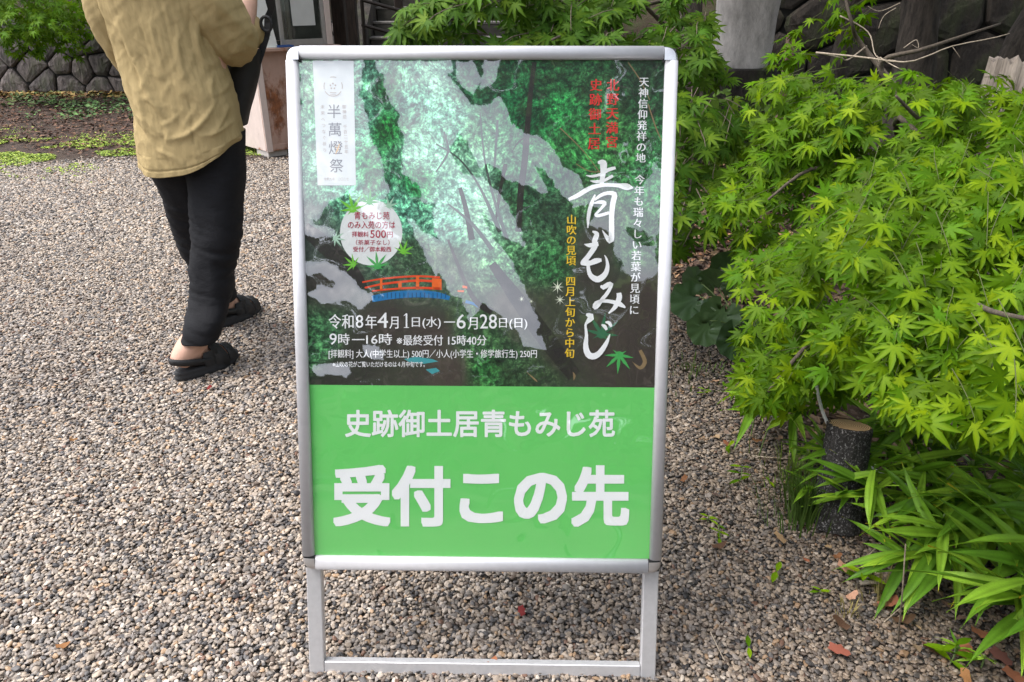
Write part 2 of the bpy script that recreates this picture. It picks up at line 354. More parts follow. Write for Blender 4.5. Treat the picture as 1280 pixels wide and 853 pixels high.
# ---- poster paper with printed photograph
s0, s1 = -SW / 2 + RW - .001, SW / 2 - RW + .001; t0, t1 = -RW + .001, -SH + BW - .001
anch = [(385,90,130,190,165),(385,200,135,195,180),(385,290,75,100,95),(460,100,110,175,160),(455,150,110,180,165),(440,230,120,190,175),(500,260,110,185,170),(480,110,22,84,44),(480,160,34,125,60),(460,220,50,120,85),(520,230,38,115,75),(520,120,120,190,175),(560,150,130,200,185),(540,100,130,185,175),
 (640,130,24,92,58),(610,95,22,66,45),(590,110,30,85,60),(680,95,30,84,52),(740,100,40,90,58),(800,95,28,58,42),(700,140,40,125,72),(660,150,26,92,58),(720,190,60,140,80),(770,180,60,120,70),(820,150,38,88,58),(820,220,60,125,85),
 (600,170,90,150,120),(590,210,160,215,200),(560,280,125,190,180),(530,190,140,205,190),(570,240,150,210,200),(640,220,60,110,85),(690,220,48,100,72),(650,250,48,95,68),(690,260,42,72,58),(520,320,62,90,70),(560,325,70,90,75),(600,280,150,200,185),(640,330,90,140,110),(690,330,48,100,66),(730,250,60,100,70),(790,300,70,110,80),
 (750,300,66,64,60),(740,340,62,58,56),(800,370,66,58,56),(760,430,68,60,59),(810,440,64,57,56),(700,440,62,60,56),(410,350,50,44,42),(390,300,60,70,68),(395,430,70,125,90),(450,440,52,50,47),(480,410,62,55,53),(540,420,68,60,58),(560,465,74,66,62),(600,420,66,105,72),(610,460,40,92,52),(640,460,52,80,58),(670,470,55,75,56),(660,400,70,72,64),(800,475,64,57,56),(420,470,46,44,42),(500,465,62,62,56),(700,380,62,66,58),(640,380,72,68,62)]
AX = np.array([P2(a_[0], a_[1]) for a_ in anch]); AC = np.array([lin(a_[2], min(255, a_[3] * (1.03 if a_[3] > a_[2] * 1.25 else 1)), a_[4])[:3] for a_ in anch])
split = P2(600, 483)[1]
def grid(ns, nt_, d, ta, tb):
    ss = np.linspace(s0, s1, ns); tt = np.linspace(ta, tb, nt_); SS, TT = np.meshgrid(ss, tt)
    P_ = np.array(ST) + SS[..., None] * np.array(PA) + TT[..., None] * np.array(PB) + d * np.array(PN)
    Fc = [(j * ns + i, (j + 1) * ns + i, (j + 1) * ns + i + 1, j * ns + i + 1) for j in range(nt_ - 1) for i in range(ns - 1)]
    return SS.ravel(), TT.ravel(), P_.reshape(-1, 3), Fc
SS, TT, GV, GF = grid(90, 90, 0.0, t0, split)
d2 = (SS[:, None] - AX[None, :, 0]) ** 2 + (TT[:, None] - AX[None, :, 1]) ** 2
wt = 1 / (d2 + .0002) ** 2.2; cc = (wt[..., None] * AC).sum(1) / wt.sum(1)[:, None]
cc = cc * np.array([1.0, .97, .86])[None]; cc = cc * (1 + .22 * np.clip((cc[:, 1] - cc[:, 0] * 1.3) / (cc[:, 1] + .005), 0, 1))[:, None]; al = np.clip((cc[:, 1] - cc[:, 0]) / (cc[:, 1] + .01) * 1.6, .08, 1)
k = NT('printed_forest_photo'); at = k.n('ShaderNodeAttribute', attribute_name='col'); ob = k.obj()
w1 = k.noise(14, 3, .6, ob); mp = k.n('ShaderNodeMapping'); k.l(ob, mp.inputs['Vector'])
wv = k.n('ShaderNodeVectorMath', operation='MULTIPLY_ADD'); nn = k.n('ShaderNodeTexNoise'); nn.inputs['Scale'].default_value = 9; nn.inputs['Detail'].default_value = 4; k.l(ob, nn.inputs['Vector'])
k.l(nn.outputs['Color'], wv.inputs[0]); wv.inputs[1].default_value = (.05, .05, .05); k.l(ob, wv.inputs[2])
n1 = k.noise(95, 6, .72, wv.outputs[0]); n2 = k.noise(22, 5, .7, wv.outputs[0])
vv = k.n('ShaderNodeTexVoronoi'); vv.inputs['Scale'].default_value = 210; k.l(wv.outputs[0], vv.inputs['Vector'])
det = k.ramp(n1, [(.36, (.16, .17, .18)), (.46, (.6, .6, .6)), (.54, (1.5, 1.5, 1.4)), (.64, (3.2, 3.1, 2.5))])
det2 = k.ramp(n2, [(.34, (.35, .38, .38)), (.5, (.95, .95, .95)), (.64, (1.6, 1.55, 1.5))])
det3 = k.ramp(vv.outputs['Distance'], [(0, (1.5, 1.5, 1.5)), (.6, (.55, .55, .55))])
dd = k.mix(1.0, det, det2, 'MULTIPLY'); dd = k.mix(.8, dd, det3, 'MULTIPLY')
fac = k.n('ShaderNodeMath', operation='MULTIPLY'); k.l(at.outputs['Alpha'], fac.inputs[0]); fac.inputs[1].default_value = 1
k.l(k.mix(fac.outputs[0], at.outputs['Color'], k.mix(1.0, at.outputs['Color'], dd, 'MULTIPLY')), k.b.inputs['Base Color'])
k.b.inputs['Roughness'].default_value = .5; M['print'] = k.m
paper = mesh('poster', GV, GF, M['print'], stand, False, None, np.concatenate([cc, al[:, None]], 1))
M['green'] = simple('green_print', lin(110, 208, 108), .5, 0, .02, 6)
SSg, TTg, GVg, GFg = grid(2, 2, 0.0, split, t1)
mesh('green_band', GVg, GFg, M['green'], paper)
def flat(name, c, rough=.5, emis=None):
    k = NT(name); k.b.inputs['Base Color'].default_value = c; k.b.inputs['Roughness'].default_value = rough; return k.m
INK = {n: flat('ink_' + n, c) for n, c in dict(white=(.92, .92, .92, 1), red=lin(225, 45, 48), yellow=lin(245, 205, 50), crimson=lin(178, 28, 66), grey=lin(92, 94, 102), pale=lin(176, 160, 150), gold=lin(225, 178, 110),
       orange=lin(232, 74, 34), orange2=lin(238, 108, 40), blue=lin(34, 120, 178), darkblue=lin(20, 75, 120), trunk=lin(44, 40, 38), trunk2=lin(76, 84, 82), leaf=lin(74, 172, 88), leaf2=lin(52, 110, 78), lime=lin(120, 200, 60),
       strip=(.66, .69, .69, 1), badge=(.78, .80, .79, 1), glint=lin(240, 245, 220), teal=lin(70, 160, 165), twigc=lin(140, 118, 84), blossom=lin(170, 205, 180)).items()}
def art(polys, ink, d, name='print_shape', label=None):
    if len(polys) > 1:
        for pl in polys: o = art([pl], ink, d, name)
        return o
    mb = MB()
    for pl in polys: mb.add([SP(x, y, d) for x, y in pl], [tuple(range(len(pl) - 1, -1, -1))])
    o = mb.build(name, INK[ink], paper)
    # triangulate concave outlines cleanly
    import bmesh
    bm = bmesh.new(); bm.from_mesh(o.data); bmesh.ops.triangulate(bm, faces=bm.faces[:]); bm.to_mesh(o.data); bm.free()
    return o
def stroke(pts, n=26):
    """brush stroke outline from (x, y, width) points; as a strip of quads"""
    c = catmull(pts, n); L_ = []; R_ = []
    for i in range(n):
        a_ = c[min(i + 1, n - 1)][:2] - c[max(i - 1, 0)][:2]; a_ = a_ / (np.linalg.norm(a_) + 1e-9); nrm = np.array([-a_[1], a_[0]]) * max(c[i][2], .1) / 2
        L_.append(c[i][:2] + nrm); R_.append(c[i][:2] - nrm)
    return [[L_[i], L_[i + 1], R_[i + 1], R_[i]] for i in range(n - 1)]
def strokes(lst, ink, d, name='print_shape'):
    if name != 'lettering' and len(lst) > 1:
        for q, pts in enumerate(lst): strokes([pts], ink, d + q * 3e-5, name)
        return
    mb = MB()
    for q, pts in enumerate(lst):
        for quad in stroke(pts): mb.add([SP(x, y, d + q * 3e-5) for x, y in quad], [(3, 2, 1, 0)])
    return mb.build(name, INK[ink], paper)
# printed tree trunks
strokes([[(668,78,6),(664,110,6),(660,150,7),(656,200,8),(651,240,8),(648,290,7)], [(632,205,5),(625,240,4),(620,275,3)], [(575,235,5),(582,260,6),(590,300,8)],
         [(380,285,16),(410,310,22),(440,340,18),(455,360,10)], [(615,330,10),(645,372,18),(680,420,22),(718,470,18)], [(615,390,9),(590,370,6),(560,300,3)], [(662,168,3),(648,178,2),(640,190,1)]], 'trunk', .0002)
strokes([[(555,165,2),(560,190,3),(545,215,2)], [(600,140,1.5),(606,200,2.5),(618,250,3.5),(634,300,5)], [(622,150,3),(618,210,3)], [(545,180,2),(575,200,2),(600,235,3),(625,290,6)], [(560,255,2),(590,280,4),(615,312,6)]], 'trunk2', .00024)
strokes([[(700,160,1.5),(730,190,1.2),(760,230,1)], [(785,78,1.6),(800,100,1.4),(812,125,1)], [(810,130,1.6),(820,160,1.6),(828,178,1)], [(790,452,.1),(800,460,4),(806,452,5),(800,438,4)], [(716,465,.1),(718,470,3),(717,476,.1)], [(658,465,.1),(668,474,2),(672,478,.1)], [(720,205,1),(740,215,1.2),(765,212,1)]], 'twigc', .00028)
# red arched bridge over the stream
br = []
def arc(y0, x0, x1, rise, wd): return [(x0 + (x1 - x0) * i / 8, y0 - rise * (1 - (i / 4 - 1) ** 2) + (0 if i < 4 else 0), wd) for i in range(9)]
strokes([[(453,353,1.8),(480,348.5,2.2),(520,345.5,2.4),(550,347,2.6)], [(456,360,2.2),(480,355,2.6),(520,351,3),(551,352.5,3.2)], [(465,364,1.8),(490,361.5,2.2),(520,360,2.6),(551,361,3)]], 'orange', .0003)
art([[(475,348),(478,348),(478,364),(475,364)], [(498,352),(502,352),(502,362),(498,362)], [(520,345),(524,345),(524,362),(520,362)], [(540,348),(552,349),(552,363),(540,361)], [(578,357),(584,358),(584,361),(578,360)], [(572,363),(580,363),(580,365.5),(572,365)]], 'orange2', .00036)
strokes([[(465,374,8),(490,369.5,9),(520,367.5,9),(545,369,8),(562,373,5)], [(582,377,4),(592,380,3),(598,384,2)]], 'blue', .0003)
art([[(468 + i * 5.2, 366 if i > 2 else 370), (469 + i * 5.2, 366 if i > 2 else 370), (469 + i * 5.2, 372), (468 + i * 5.2, 374)] for i in range(18)], 'darkblue', .00036)
art([[(505,449),(520,446),(540,449),(548,452),(530,455),(512,453)], [(532,462),(545,460),(550,464),(540,468)]], 'teal', .0002)
def mleaf(cx, cy, r, ang):
    out = []; lob = [(0, 1), (42, .95), (-42, .95), (84, .78), (-84, .78), (125, .45), (-125, .45)]
    lob.sort(); pts = []
    for i, (a_, l_) in enumerate(lob):
        for da, q in ((-11, .48), (0, 1), (11, .48)):
            t_ = R(a_ + da + ang); pts.append((cx + math.sin(t_) * r * l_ * q, cy - math.cos(t_) * r * l_ * q))
        nx = lob[(i + 1) % 7][0] + (360 if i == 6 else 0); t_ = R((a_ + nx) / 2 + ang); pts.append((cx + math.sin(t_) * r * .2, cy - math.cos(t_) * r * .2))
    return pts
def fan(cx, cy, pts, ink, d):
    mb = MB(); V = [SP(cx, cy, d)] + [SP(x, y, d) for x, y in pts]; n = len(pts)
    mb.add(V, [(0, 1 + (i + 1) % n, 1 + i) for i in range(n)]); return mb.build('leaf_print', INK[ink], paper)
# strip at the left with emblem, round badge
art([[(391,76),(442,76),(445,232),(397,232)]], 'strip', .0004, 'title_strip')
bc = (464, 291); fan(*bc, [(bc[0] + 39 * math.cos(i * PI / 24), bc[1] + 41 * math.sin(i * PI / 24)) for i in range(48)], 'badge', .0004)
for a_ in ((441,262,22,-12,'lime'),(462,253,17,5,'leaf'),(486,258,14,30,'blossom'),(504,315,16,20,'lime'),(472,333,20,-6,'leaf'),(442,331,15,-50,'lime'),(419,298,14,100,'blossom')):
    fan(a_[0], a_[1], mleaf(*a_[:4]), a_[4], .00055 + random.random() * 1e-4)
fan(752, 418, mleaf(752, 418, 28, 10), 'leaf2', .00045); fan(774, 444, mleaf(774, 444, 24, 185), 'leaf', .0005)
for (x, y, r_) in ((697,359,9),(700,375,7),(652,374,4),(664,377,3)):
    fan(x, y, [(x + (r_ if i % 2 == 0 else r_ * .18) * math.cos(i * PI / 8), y + (r_ if i % 2 == 0 else r_ * .18) * math.sin(i * PI / 8)) for i in range(16)], 'glint', .0004)
# ---- lettering
def glyphs(body):
    c = bpy.data.curves.new('lettering', 'FONT'); c.body = body; c.resolution_u = 3; o = bpy.data.objects.new('tmp', c); COL.objects.link(o)
    dg = bpy.context.evaluated_depsgraph_get(); dg.update(); me = bpy.data.meshes.new_from_object(o.evaluated_get(dg))
    V = np.array([v.co[:2] for v in me.vertices]); Fc = [tuple(p.vertices) for p in me.polygons]
    bpy.data.objects.remove(o); bpy.data.curves.remove(c); bpy.data.meshes.remove(me); return V, Fc
def weight_copies(w_, mode):
    if w_ <= 0: return [(0, 0)]
    if mode == 'serif': return [(-w_, 0), (0, 0), (w_, 0)]
    if w_ > .03: return [(i * w_ / 2, j * w_ / 2) for i in (-2, -1, 0, 1, 2) for j in (-2, -1, 0, 1, 2)]
    n = 12 if w_ > .02 else 6
    return [(0, 0)] + [(w_ * math.cos(2 * PI * i / n), w_ * math.sin(2 * PI * i / n)) for i in range(n)]
def place(V, Fc, fn, d, w_, mode, mb):
    for q, (dx, dy) in enumerate(weight_copies(w_, mode)):
        mb.add([S(*fn(x + dx, y + dy), d + q * 1.2e-5) for x, y in V], Fc)
def text_box(body, box, ink, w_=0.0, mode='round', d=.0008, label=None):
    V, Fc = glyphs(body); lo = V.min(0); hi = V.max(0); mb = MB()
    x0, y0, x1, y1 = box
    def fn(x, y):
        u = (x - lo[0]) / (hi[0] - lo[0]); v = (y - lo[1]) / (hi[1] - lo[1]); return P2(x0 + (x1 - x0) * u, y1 + (y0 - y1) * v)
    place(V, Fc, fn, d, w_, mode, mb); return mb.build('lettering', INK[ink], paper)
def text_col(body, p0, p1, cell, ink, w_=0.0, mode='round', d=.0008, skip=()):
    """upright column of characters; p0 and p1 are the centres of the first and the last"""
    mb = MB(); n = len(body); small = 'のらかにしもゃっ々'
    for i, ch in enumerate(body):
        if ch == ' ': continue
        u = i / (n - 1); cx = p0[0] + (p1[0] - p0[0]) * u; cy = p0[1] + (p1[1] - p0[1]) * u
        V, Fc = glyphs(ch); hz = cell
        fn = lambda x, y: P2(cx + (x - .465) * hz / .93, cy - (y - .345) * hz / .93)
        place(V, Fc, fn, d, w_, mode, mb)
    return mb.build('lettering', INK[ink], paper)
text_box('受付この先', (419, 584, 784, 656), 'white', .034, d=.0006)
text_box('史跡御土居青もみじ苑', (432, 513, 768, 546), 'white', .022, d=.0006)
text_box('令和', (411, 393, 442, 411), 'white', .012, 'serif'); text_box('8', (445, 394, 454, 410), 'white', .006, 'serif'); text_box('年', (457, 394, 471, 411), 'white', .012, 'serif')
text_box('4', (472, 391, 485, 410), 'white', .006, 'serif'); text_box('月', (487, 396, 498, 411), 'white', .012, 'serif'); strokes([[(508.2,392,2.0),(508.2,400,2.0),(508.2,410,2.0)], [(504.6,395,.5),(506.5,393.8,1.2),(508.6,392,1.6)], [(505,409.6,.9),(508.2,409.6,.9),(511.4,409.6,.9)]], 'white', .0008, 'lettering')
text_box('日(水)', (515, 396, 551, 411), 'white', .012, 'serif'); art([[(555,402),(569,402),(569,403.4),(555,403.4)]], 'white', .0008, 'lettering')
text_box('6', (571, 393, 582, 411), 'white', .006, 'serif'); text_box('月', (585, 397, 597, 412), 'white', .012, 'serif'); text_box('28', (600, 393, 621, 411), 'white', .006, 'serif'); text_box('日(日)', (624, 398, 659, 412), 'white', .012, 'serif')
text_box('9', (412, 417, 421, 431), 'white', .006, 'serif'); text_box('時', (423, 417, 437, 431), 'white', .012, 'serif'); art([[(440,424),(456,424),(456,425.3),(440,425.3)]], 'white', .0008, 'lettering')
text_box('16時', (458, 417, 490, 431), 'white', .010, 'serif'); text_box('※最終受付 15時40分', (496, 419, 608, 432), 'white', .014, 'serif')
text_box('[拝観料] 大人(中学生以上) 500円／小人(小学生・修学旅行生) 250円', (411, 437, 671, 449), 'white', .012, 'serif')
text_box('※山吹の花がご覧いただけるのは４月中旬です。', (416, 452, 531, 459), 'white', .012)
text_col('北野天満宮', (765.5, 107), (764, 178), 15, 'red', .022, 'serif'); text_col('史跡御土居', (744.5, 107), (742, 180), 15, 'red', .022, 'serif')
text_col('山吹の見頃 四月上旬から中旬', (714, 275), (711.5, 442), 12, 'yellow', .02, 'serif')
text_col('天神信仰発祥の地 今年も瑞々しい若葉が見頃に', (804.5, 103), (792, 388), 12, 'white', .02, 'serif')
text_col('半萬燈祭', (417, 140), (420, 208), 17, 'grey', .0, 'serif')
text_col('御神忌 千百二十五年', (430, 134), (433, 190), 5, 'pale', 0); text_col('未来へつなぐ祈り', (403, 134), (406, 188), 5, 'pale', 0)
text_box('令和九年　二〇二七', (405, 222, 436, 226), 'pale', 0)
text_box('青もみじ苑', (443, 265, 487, 274.5), 'crimson', .008); text_box('のみ入苑の方は', (435, 276.5, 494, 286), 'crimson', .008)
text_box('拝観料', (440, 289.5, 461, 296.5), 'crimson', .008); text_box('500', (463, 288, 482.5, 297.5), 'crimson', .01); text_box('円', (484, 290, 491, 297), 'crimson', .008)
text_box('（茶菓子なし）', (445, 300, 487, 306.5), 'crimson', .004); text_box('受付／御本殿西', (441.5, 308.5, 489, 315), 'crimson', .008)
art([[(421,187),(424,180),(425,180),(423,188),(419,194)], [(419,182),(421,185),(420,186)]], 'gold', .0009, 'emblem')
e = []
for a0, a1 in ((-108, -70), (-25, 15), (165, 205), (30, 150)):
    e.append([(416.5 + 11.5 * math.cos(R(a0 + (a1 - a0) * i / 6)), 108.5 + 12 * math.sin(R(a0 + (a1 - a0) * i / 6)), .9) for i in range(7)])
strokes(e + [[(412.5,116,.7),(416,116.2,.7),(420.5,116,.7)], [(413,118.3,.6),(420,118.3,.6)]], 'pale', .0009, 'emblem')
for i in range(5):
    x, y = 416.2 + 3.3 * math.sin(i * 2 * PI / 5), 108 - 3.3 * math.cos(i * 2 * PI / 5)
    fan(x, y, [(x + 1.1 * math.cos(q * PI / 4), y + 1.1 * math.sin(q * PI / 4)) for q in range(8)], 'pale', .0009)
# brush calligraphy
Z1 = lambda L_: [(700 + x / 7.42, 195 + y / 7.42, w_ / 7.42) for x, y, w_ in L_]
Z2 = lambda L_: [(700 + x / 7.42, 280 + y / 7.42, w_ / 7.42) for x, y, w_ in L_]
Z3 = lambda L_: [(700 + x / 7.42, 360 + y / 7.42, w_ / 7.42) for x, y, w_ in L_]
strokes([Z1([(350,62,20),(400,70,66),(400,150,52),(392,210,44),(385,270,40)]), Z1([(240,182,6),(300,190,24),(380,170,26),(450,130,34),(515,112,26)]), Z1([(280,232,8),(330,240,26),(410,228,28),(490,185,28)]),
         Z1([(80,405,28),(160,370,40),(280,300,42),(400,272,34),(530,275,36),(620,288,62),(678,298,10)]), Z1([(325,360,14),(298,430,34),(275,500,36),(262,580,32),(258,670,8)]),
         Z1([(320,410,20),(380,365,32),(450,345,34),(505,360,50),(490,440,50),(478,560,48),(478,700,50),(470,790,52),(430,750,34),(392,690,6)]), Z1([(310,440,10),(370,430,34),(415,440,36),(380,490,24),(330,545,24),(360,555,30),(455,528,28)]),
         Z2([(300,70,14),(340,95,44),(320,160,48),(325,205,50),(270,290,46),(215,355,46),(190,370,16)]), Z2([(225,190,8),(280,200,40),(355,185,40)]), Z2([(195,372,20),(260,372,36),(330,345,52),(385,335,28)]),
         Z2([(265,340,26),(262,410,34),(285,480,44),(350,515,58),(415,470,50),(440,400,36),(432,330,20),(412,290,6)]),
         Z2([(378,572,16),(400,590,44),(450,560,40),(478,560,32),(440,640,34),(390,700,34),(345,765,36),(315,780,26),(325,735,26),(390,715,30),(480,722,34),(560,748,44),(606,778,12)]),
         Z2([(545,640,44),(548,690,50),(510,770,40),(450,830,12)]), Z3([(242,245,20),(290,270,62),(250,320,30),(236,350,22),(245,440,30),(238,540,48),(260,615,60),(310,635,58),(370,600,50),(430,510,36),(462,430,8)]),
         Z3([(385,340,14),(415,360,34),(432,390,20)]), Z3([(420,318,14),(455,325,32),(478,362,16)])], 'white', .0011, 'lettering')
# ---- wavy clear cover sheet over the poster
patch = [[(374,72),(452,72),(456,100),(450,118),(462,150),(474,200),(486,240),(470,262),(500,300),(486,300),(450,255),(432,238),(400,262),(386,292),(376,280)],
 [(466,72),(562,72),(566,96),(584,128),(604,132),(622,124),(646,158),(690,184),(716,217),(734,236),(728,252),(705,246),(690,222),(668,202),(686,240),(640,224),(612,206),(598,212),(588,180),(572,166),(562,186),(566,204),(600,226),(618,240),(645,276),(657,308),(640,306),(622,286),(600,262),(612,300),(640,330),(662,380),(682,436),(655,432),(640,405),(604,378),(590,400),(570,368),(548,342),(520,300),(508,272),(548,300),(540,262),(505,215),(505,170),(486,118)],
 [(572,76),(586,78),(600,100),(592,118),(578,104)], [(612,72),(624,74),(618,100),(604,112),(600,96)],
 [(716,256),(734,234),(760,225),(800,238),(818,206),(828,214),(824,270),(816,300),(818,342),(800,350),(780,342),(772,312),(768,288),(748,284),(738,276),(752,262),(742,252)],
 [(386,282),(412,284),(420,292),(400,296),(388,292)], [(384,330),(400,326),(430,338),(452,360),(466,378),(452,384),(428,374),(400,380),(389,370),(398,361),(420,358),(404,346),(386,342)],
 [(394,458),(414,454),(438,460),(442,466),(420,470),(398,467)], [(454,432),(470,431),(478,446),(470,450),(458,446)]]
hole = [(782,286),(800,288),(816,296),(812,306),(796,304),(784,296)]
SSf, TTf, FV, FF = grid(340, 470, .0032, t0 + .0006, t1 - .0006)
fpx, fpy, _ = proj(FV)
def psd(px, py, poly):
    """signed distance to a polygon, positive inside"""
    n = len(poly); dmin = np.full(px.shape, 1e9); ins = np.zeros(px.shape, bool)
    for i in range(n):
        x0, y0 = poly[i]; x1, y1 = poly[(i + 1) % n]; ex, ey = x1 - x0, y1 - y0
        t_ = np.clip(((px - x0) * ex + (py - y0) * ey) / (ex * ex + ey * ey + 1e-9), 0, 1)
        dmin = np.minimum(dmin, np.hypot(px - x0 - t_ * ex, py - y0 - t_ * ey))
        c_ = ((y0 > py) != (y1 > py)) & (px < (x1 - x0) * (py - y0) / (y1 - y0 + 1e-12) + x0); ins ^= c_
    return np.where(ins, dmin, -dmin)
def vnoise(x, y, seed=0):
    xi = np.floor(x).astype(int); yi = np.floor(y).astype(int); fx = x - xi; fy = y - yi
    h = lambda a_, b_: ((np.sin(a_ * 127.1 + b_ * 311.7 + seed * 74.7) * 43758.5453) % 1.0)
    fx = fx * fx * (3 - 2 * fx); fy = fy * fy * (3 - 2 * fy)
    return (h(xi, yi) * (1 - fx) + h(xi + 1, yi) * fx) * (1 - fy) + (h(xi, yi + 1) * (1 - fx) + h(xi + 1, yi + 1) * fx) * fy
def fbm(x, y, seed=0, o=4): return sum(vnoise(x * 2 ** i, y * 2 ** i, seed + i) * .5 ** i for i in range(o)) / sum(.5 ** i for i in range(o))
ux = fpx + (fbm(fpx / 16, fpy / 16, 1) - .5) * 16 + (fbm(fpx / 4, fpy / 9, 5) - .5) * 5; uy = fpy + (fbm(fpx / 16, fpy / 16, 9) - .5) * 16 + (fbm(fpx / 5, fpy / 5, 3) - .5) * 4
sdm = np.max([psd(ux, uy, p_) for p_ in patch], 0); sdm = np.minimum(sdm, -psd(ux, uy, hole))
sm_ = np.clip((sdm + 3.0) / 6.0, 0, 1); sm_ = sm_ * sm_ * (3 - 2 * sm_)
delta = np.degrees(PITCH) + np.degrees(np.arctan((fpy - 426.5) / F)); basee = 2 * math.degrees(LEAN) - delta
tilt = np.radians((54 - basee) / 2) * sm_ + np.radians((np.minimum(basee, 12) - basee) / 2) * (1 - sm_)
rid = 1 - np.abs(fbm(fpx / 60 + .3 * fpy / 55, fpy / 45, 21, 2) * 2 - 1) * 8; rid = np.clip(rid, 0, 1) ** 2
low = (fpy > 484)
tilt += np.where(low, rid * np.radians(17) * np.clip((fbm(fpx / 60, fpy / 60, 33) - .52) * 5, 0, 1), rid * np.radians(6) * (1 - sm_))
tilt += (fbm(fpx / 9, fpy / 11, 71, 3) - .5) * R(16) * sm_
tilt += (fbm(fpx / 40, fpy / 40, 41, 2) - .5) * np.where(low, R(1), R(5))
side = (fbm(fpx / 26, fpy / 34, 51) - .5) * np.where(low, .05, .16)
nrm = np.array(PN)[None] + np.array(PB)[None] * np.tan(tilt)[:, None] + np.array(PA)[None] * side[:, None]
nrm /= np.linalg.norm(nrm, axis=1)[:, None]
k = NT('clear_cover_film'); k.t.nodes.remove(k.b)
tb = k.n('ShaderNodeBsdfTransparent'); tb.inputs[0].default_value = (.97, .975, .975, 1); gb = k.n('ShaderNodeBsdfGlossy'); gb.inputs['Roughness'].default_value = .03
lw = k.n('ShaderNodeLayerWeight'); lw.inputs['Blend'].default_value = .5; mx = k.n('ShaderNodeMixShader')      # the same from both sides: the print is lit through the sheet
pw = k.n('ShaderNodeMath', operation='POWER'); k.l(lw.outputs['Facing'], pw.inputs[0]); pw.inputs[1].default_value = 5
mm = k.n('ShaderNodeMath', operation='MULTIPLY_ADD'); k.l(pw.outputs[0], mm.inputs[0]); mm.inputs[1].default_value = .85; mm.inputs[2].default_value = .19; mm.use_clamp = True
k.l(mm.outputs[0], mx.inputs[0]); k.l(tb.outputs[0], mx.inputs[1]); k.l(gb.outputs[0], mx.inputs[2]); k.l(mx.outputs[0], k.out.inputs[0]); M['film'] = k.m
# the sheet undulates a little; normals are steered so drawn patches mirror the sky
FV2 = FV + np.array(PN)[None] * ((fbm(fpx / 70, fpy / 90, 61) - .5) * .0022)[:, None]
film = mesh('cover_sheet', FV2, FF, M['film'], stand, True)
film.data.normals_split_custom_set_from_vertices(nrm.tolist())
# ================================================================== PERSON
M['skin'] = simple('skin', (.56, .33, .24), .5, 0, .06, 30, .1); M['hair'] = simple('black_hair', (.02, .016, .014), .5)
def cloth(name, c, wrinkle, scs, rough=.85, var=.12):
    k = NT(name); P_ = k.obj(scs); nz = k.noise(1, 6, .65, P_); k.b.inputs['Roughness'].default_value = rough; k.b.inputs['Specular IOR Level'].default_value = .25
    lo = tuple(x * (1 - var) for x in c) + (1,); hi = tuple(x * (1 + var) for x in c) + (1,)
    k.l(k.ramp(nz, [(.35, lo), (.65, hi)]), k.b.inputs['Base Color']); k.b.inputs['Sheen Weight'].default_value = .0
    k.bump(nz, wrinkle, .012); return k.m
M['shirt'] = cloth('khaki_cotton', (.39, .29, .138), .22, (90, 90, 30), .85, .04); M['trousers'] = cloth('black_twill', (.008, .008, .010), .4, (14, 14, 30), .8)
M['black'] = simple('black_webbing', (.012, .012, .013), .6, 0, .2, 60, .2); M['sole'] = simple('black_foam_sole', (.022, .022, .024), .75, 0, .2, 90, .3)
YP = 2.87
person = empty('person', G(252, 455), 'person walking away in a loose khaki shirt, black cropped trousers and black sandals', 'person')
person.location.z = 0
# body skeleton -> skin
pel = U(245, 195, YP); chest = U(205, 10, YP) + Vector((0, -.0, 0)); chest = Vector((pel.x + .01, YP, 1.34)); neck = Vector((pel.x + .01, YP + .02, 1.50)); 
head0 = Vector((pel.x + .015, YP + .035, 1.60)); head1 = Vector((pel.x + .02, YP + .05, 1.70))
ankN = G(251, 452); ankN.z = 0; ankN = U(250, 440, 2.66); heelN = Vector((ankN.x - .03, 2.60, .05)); fd = Vector((math.cos(R(52)), math.sin(R(52)), 0)); 
ankN = Vector((ankN.x - .02, 2.615, .115))
ankF = U(280, 388, 3.12); ankF.z = .12; fdF = Vector((math.cos(R(60)), math.sin(R(60)), 0))
elR = U(304, 50, 3.0); wrR = U(314, -28, 3.13); elL = U(150, 62, 2.94); wrL = Vector((pel.x + .05, 3.25, 1.22))
verts = [pel, (pel + chest) / 2, chest, neck, head0, head1]; rad = [.15, .13, .14, .055, .085, .07]; edges = [(0, 1), (1, 2), (2, 3), (3, 4), (4, 5)]
def addv(p, r_, e): verts.append(Vector(p)); rad.append(r_); edges.append((e, len(verts) - 1)); return len(verts) - 1
verts.append(head0 + Vector((0, .07, -.02))); rad.append(.055); edges.append((4, 6))
nose = addv(head0 + Vector((0, .125, .005)), .014, 6)
for s_ in (-1, 1): addv(head0 + Vector((s_ * .088, .0, .0)), .014, 4)
for s_, el, wr in ((1, elR, wrR), (-1, elL, wrL)):
    sh = addv(chest + Vector((s_ * .15, .01, .05)), .045, 2); e1 = addv(el, .038, sh); m_ = addv((el + wr) / 2, .04, e1); w1_ = addv(wr, .025, m_)
    dr = (wr - el).normalized(); sd_ = Vector((1, 0, 0)) * s_; sd_ = (sd_ - dr * sd_.dot(dr)).normalized(); pl_ = addv(wr + dr * .055, .03, w1_)
    for q in range(4):
        o_ = sd_ * (.03 - .02 * q); ln = (.072, .082, .076, .06)[q]; f1 = addv(wr + dr * .095 + o_, .0095, pl_)
        cu = dr.cross(sd_) * (s_)
        f2 = addv(wr + dr * (.095 + ln * .45) + o_ + cu * .012, .0088, f1); addv(wr + dr * (.095 + ln * .75) + o_ + cu * .04, .0078, f2)
    t1_ = addv(wr + dr * .03 - sd_ * .035, .012, w1_); addv(wr + dr * .075 - sd_ * .055 + dr.cross(sd_) * .02 * s_, .009, t1_)
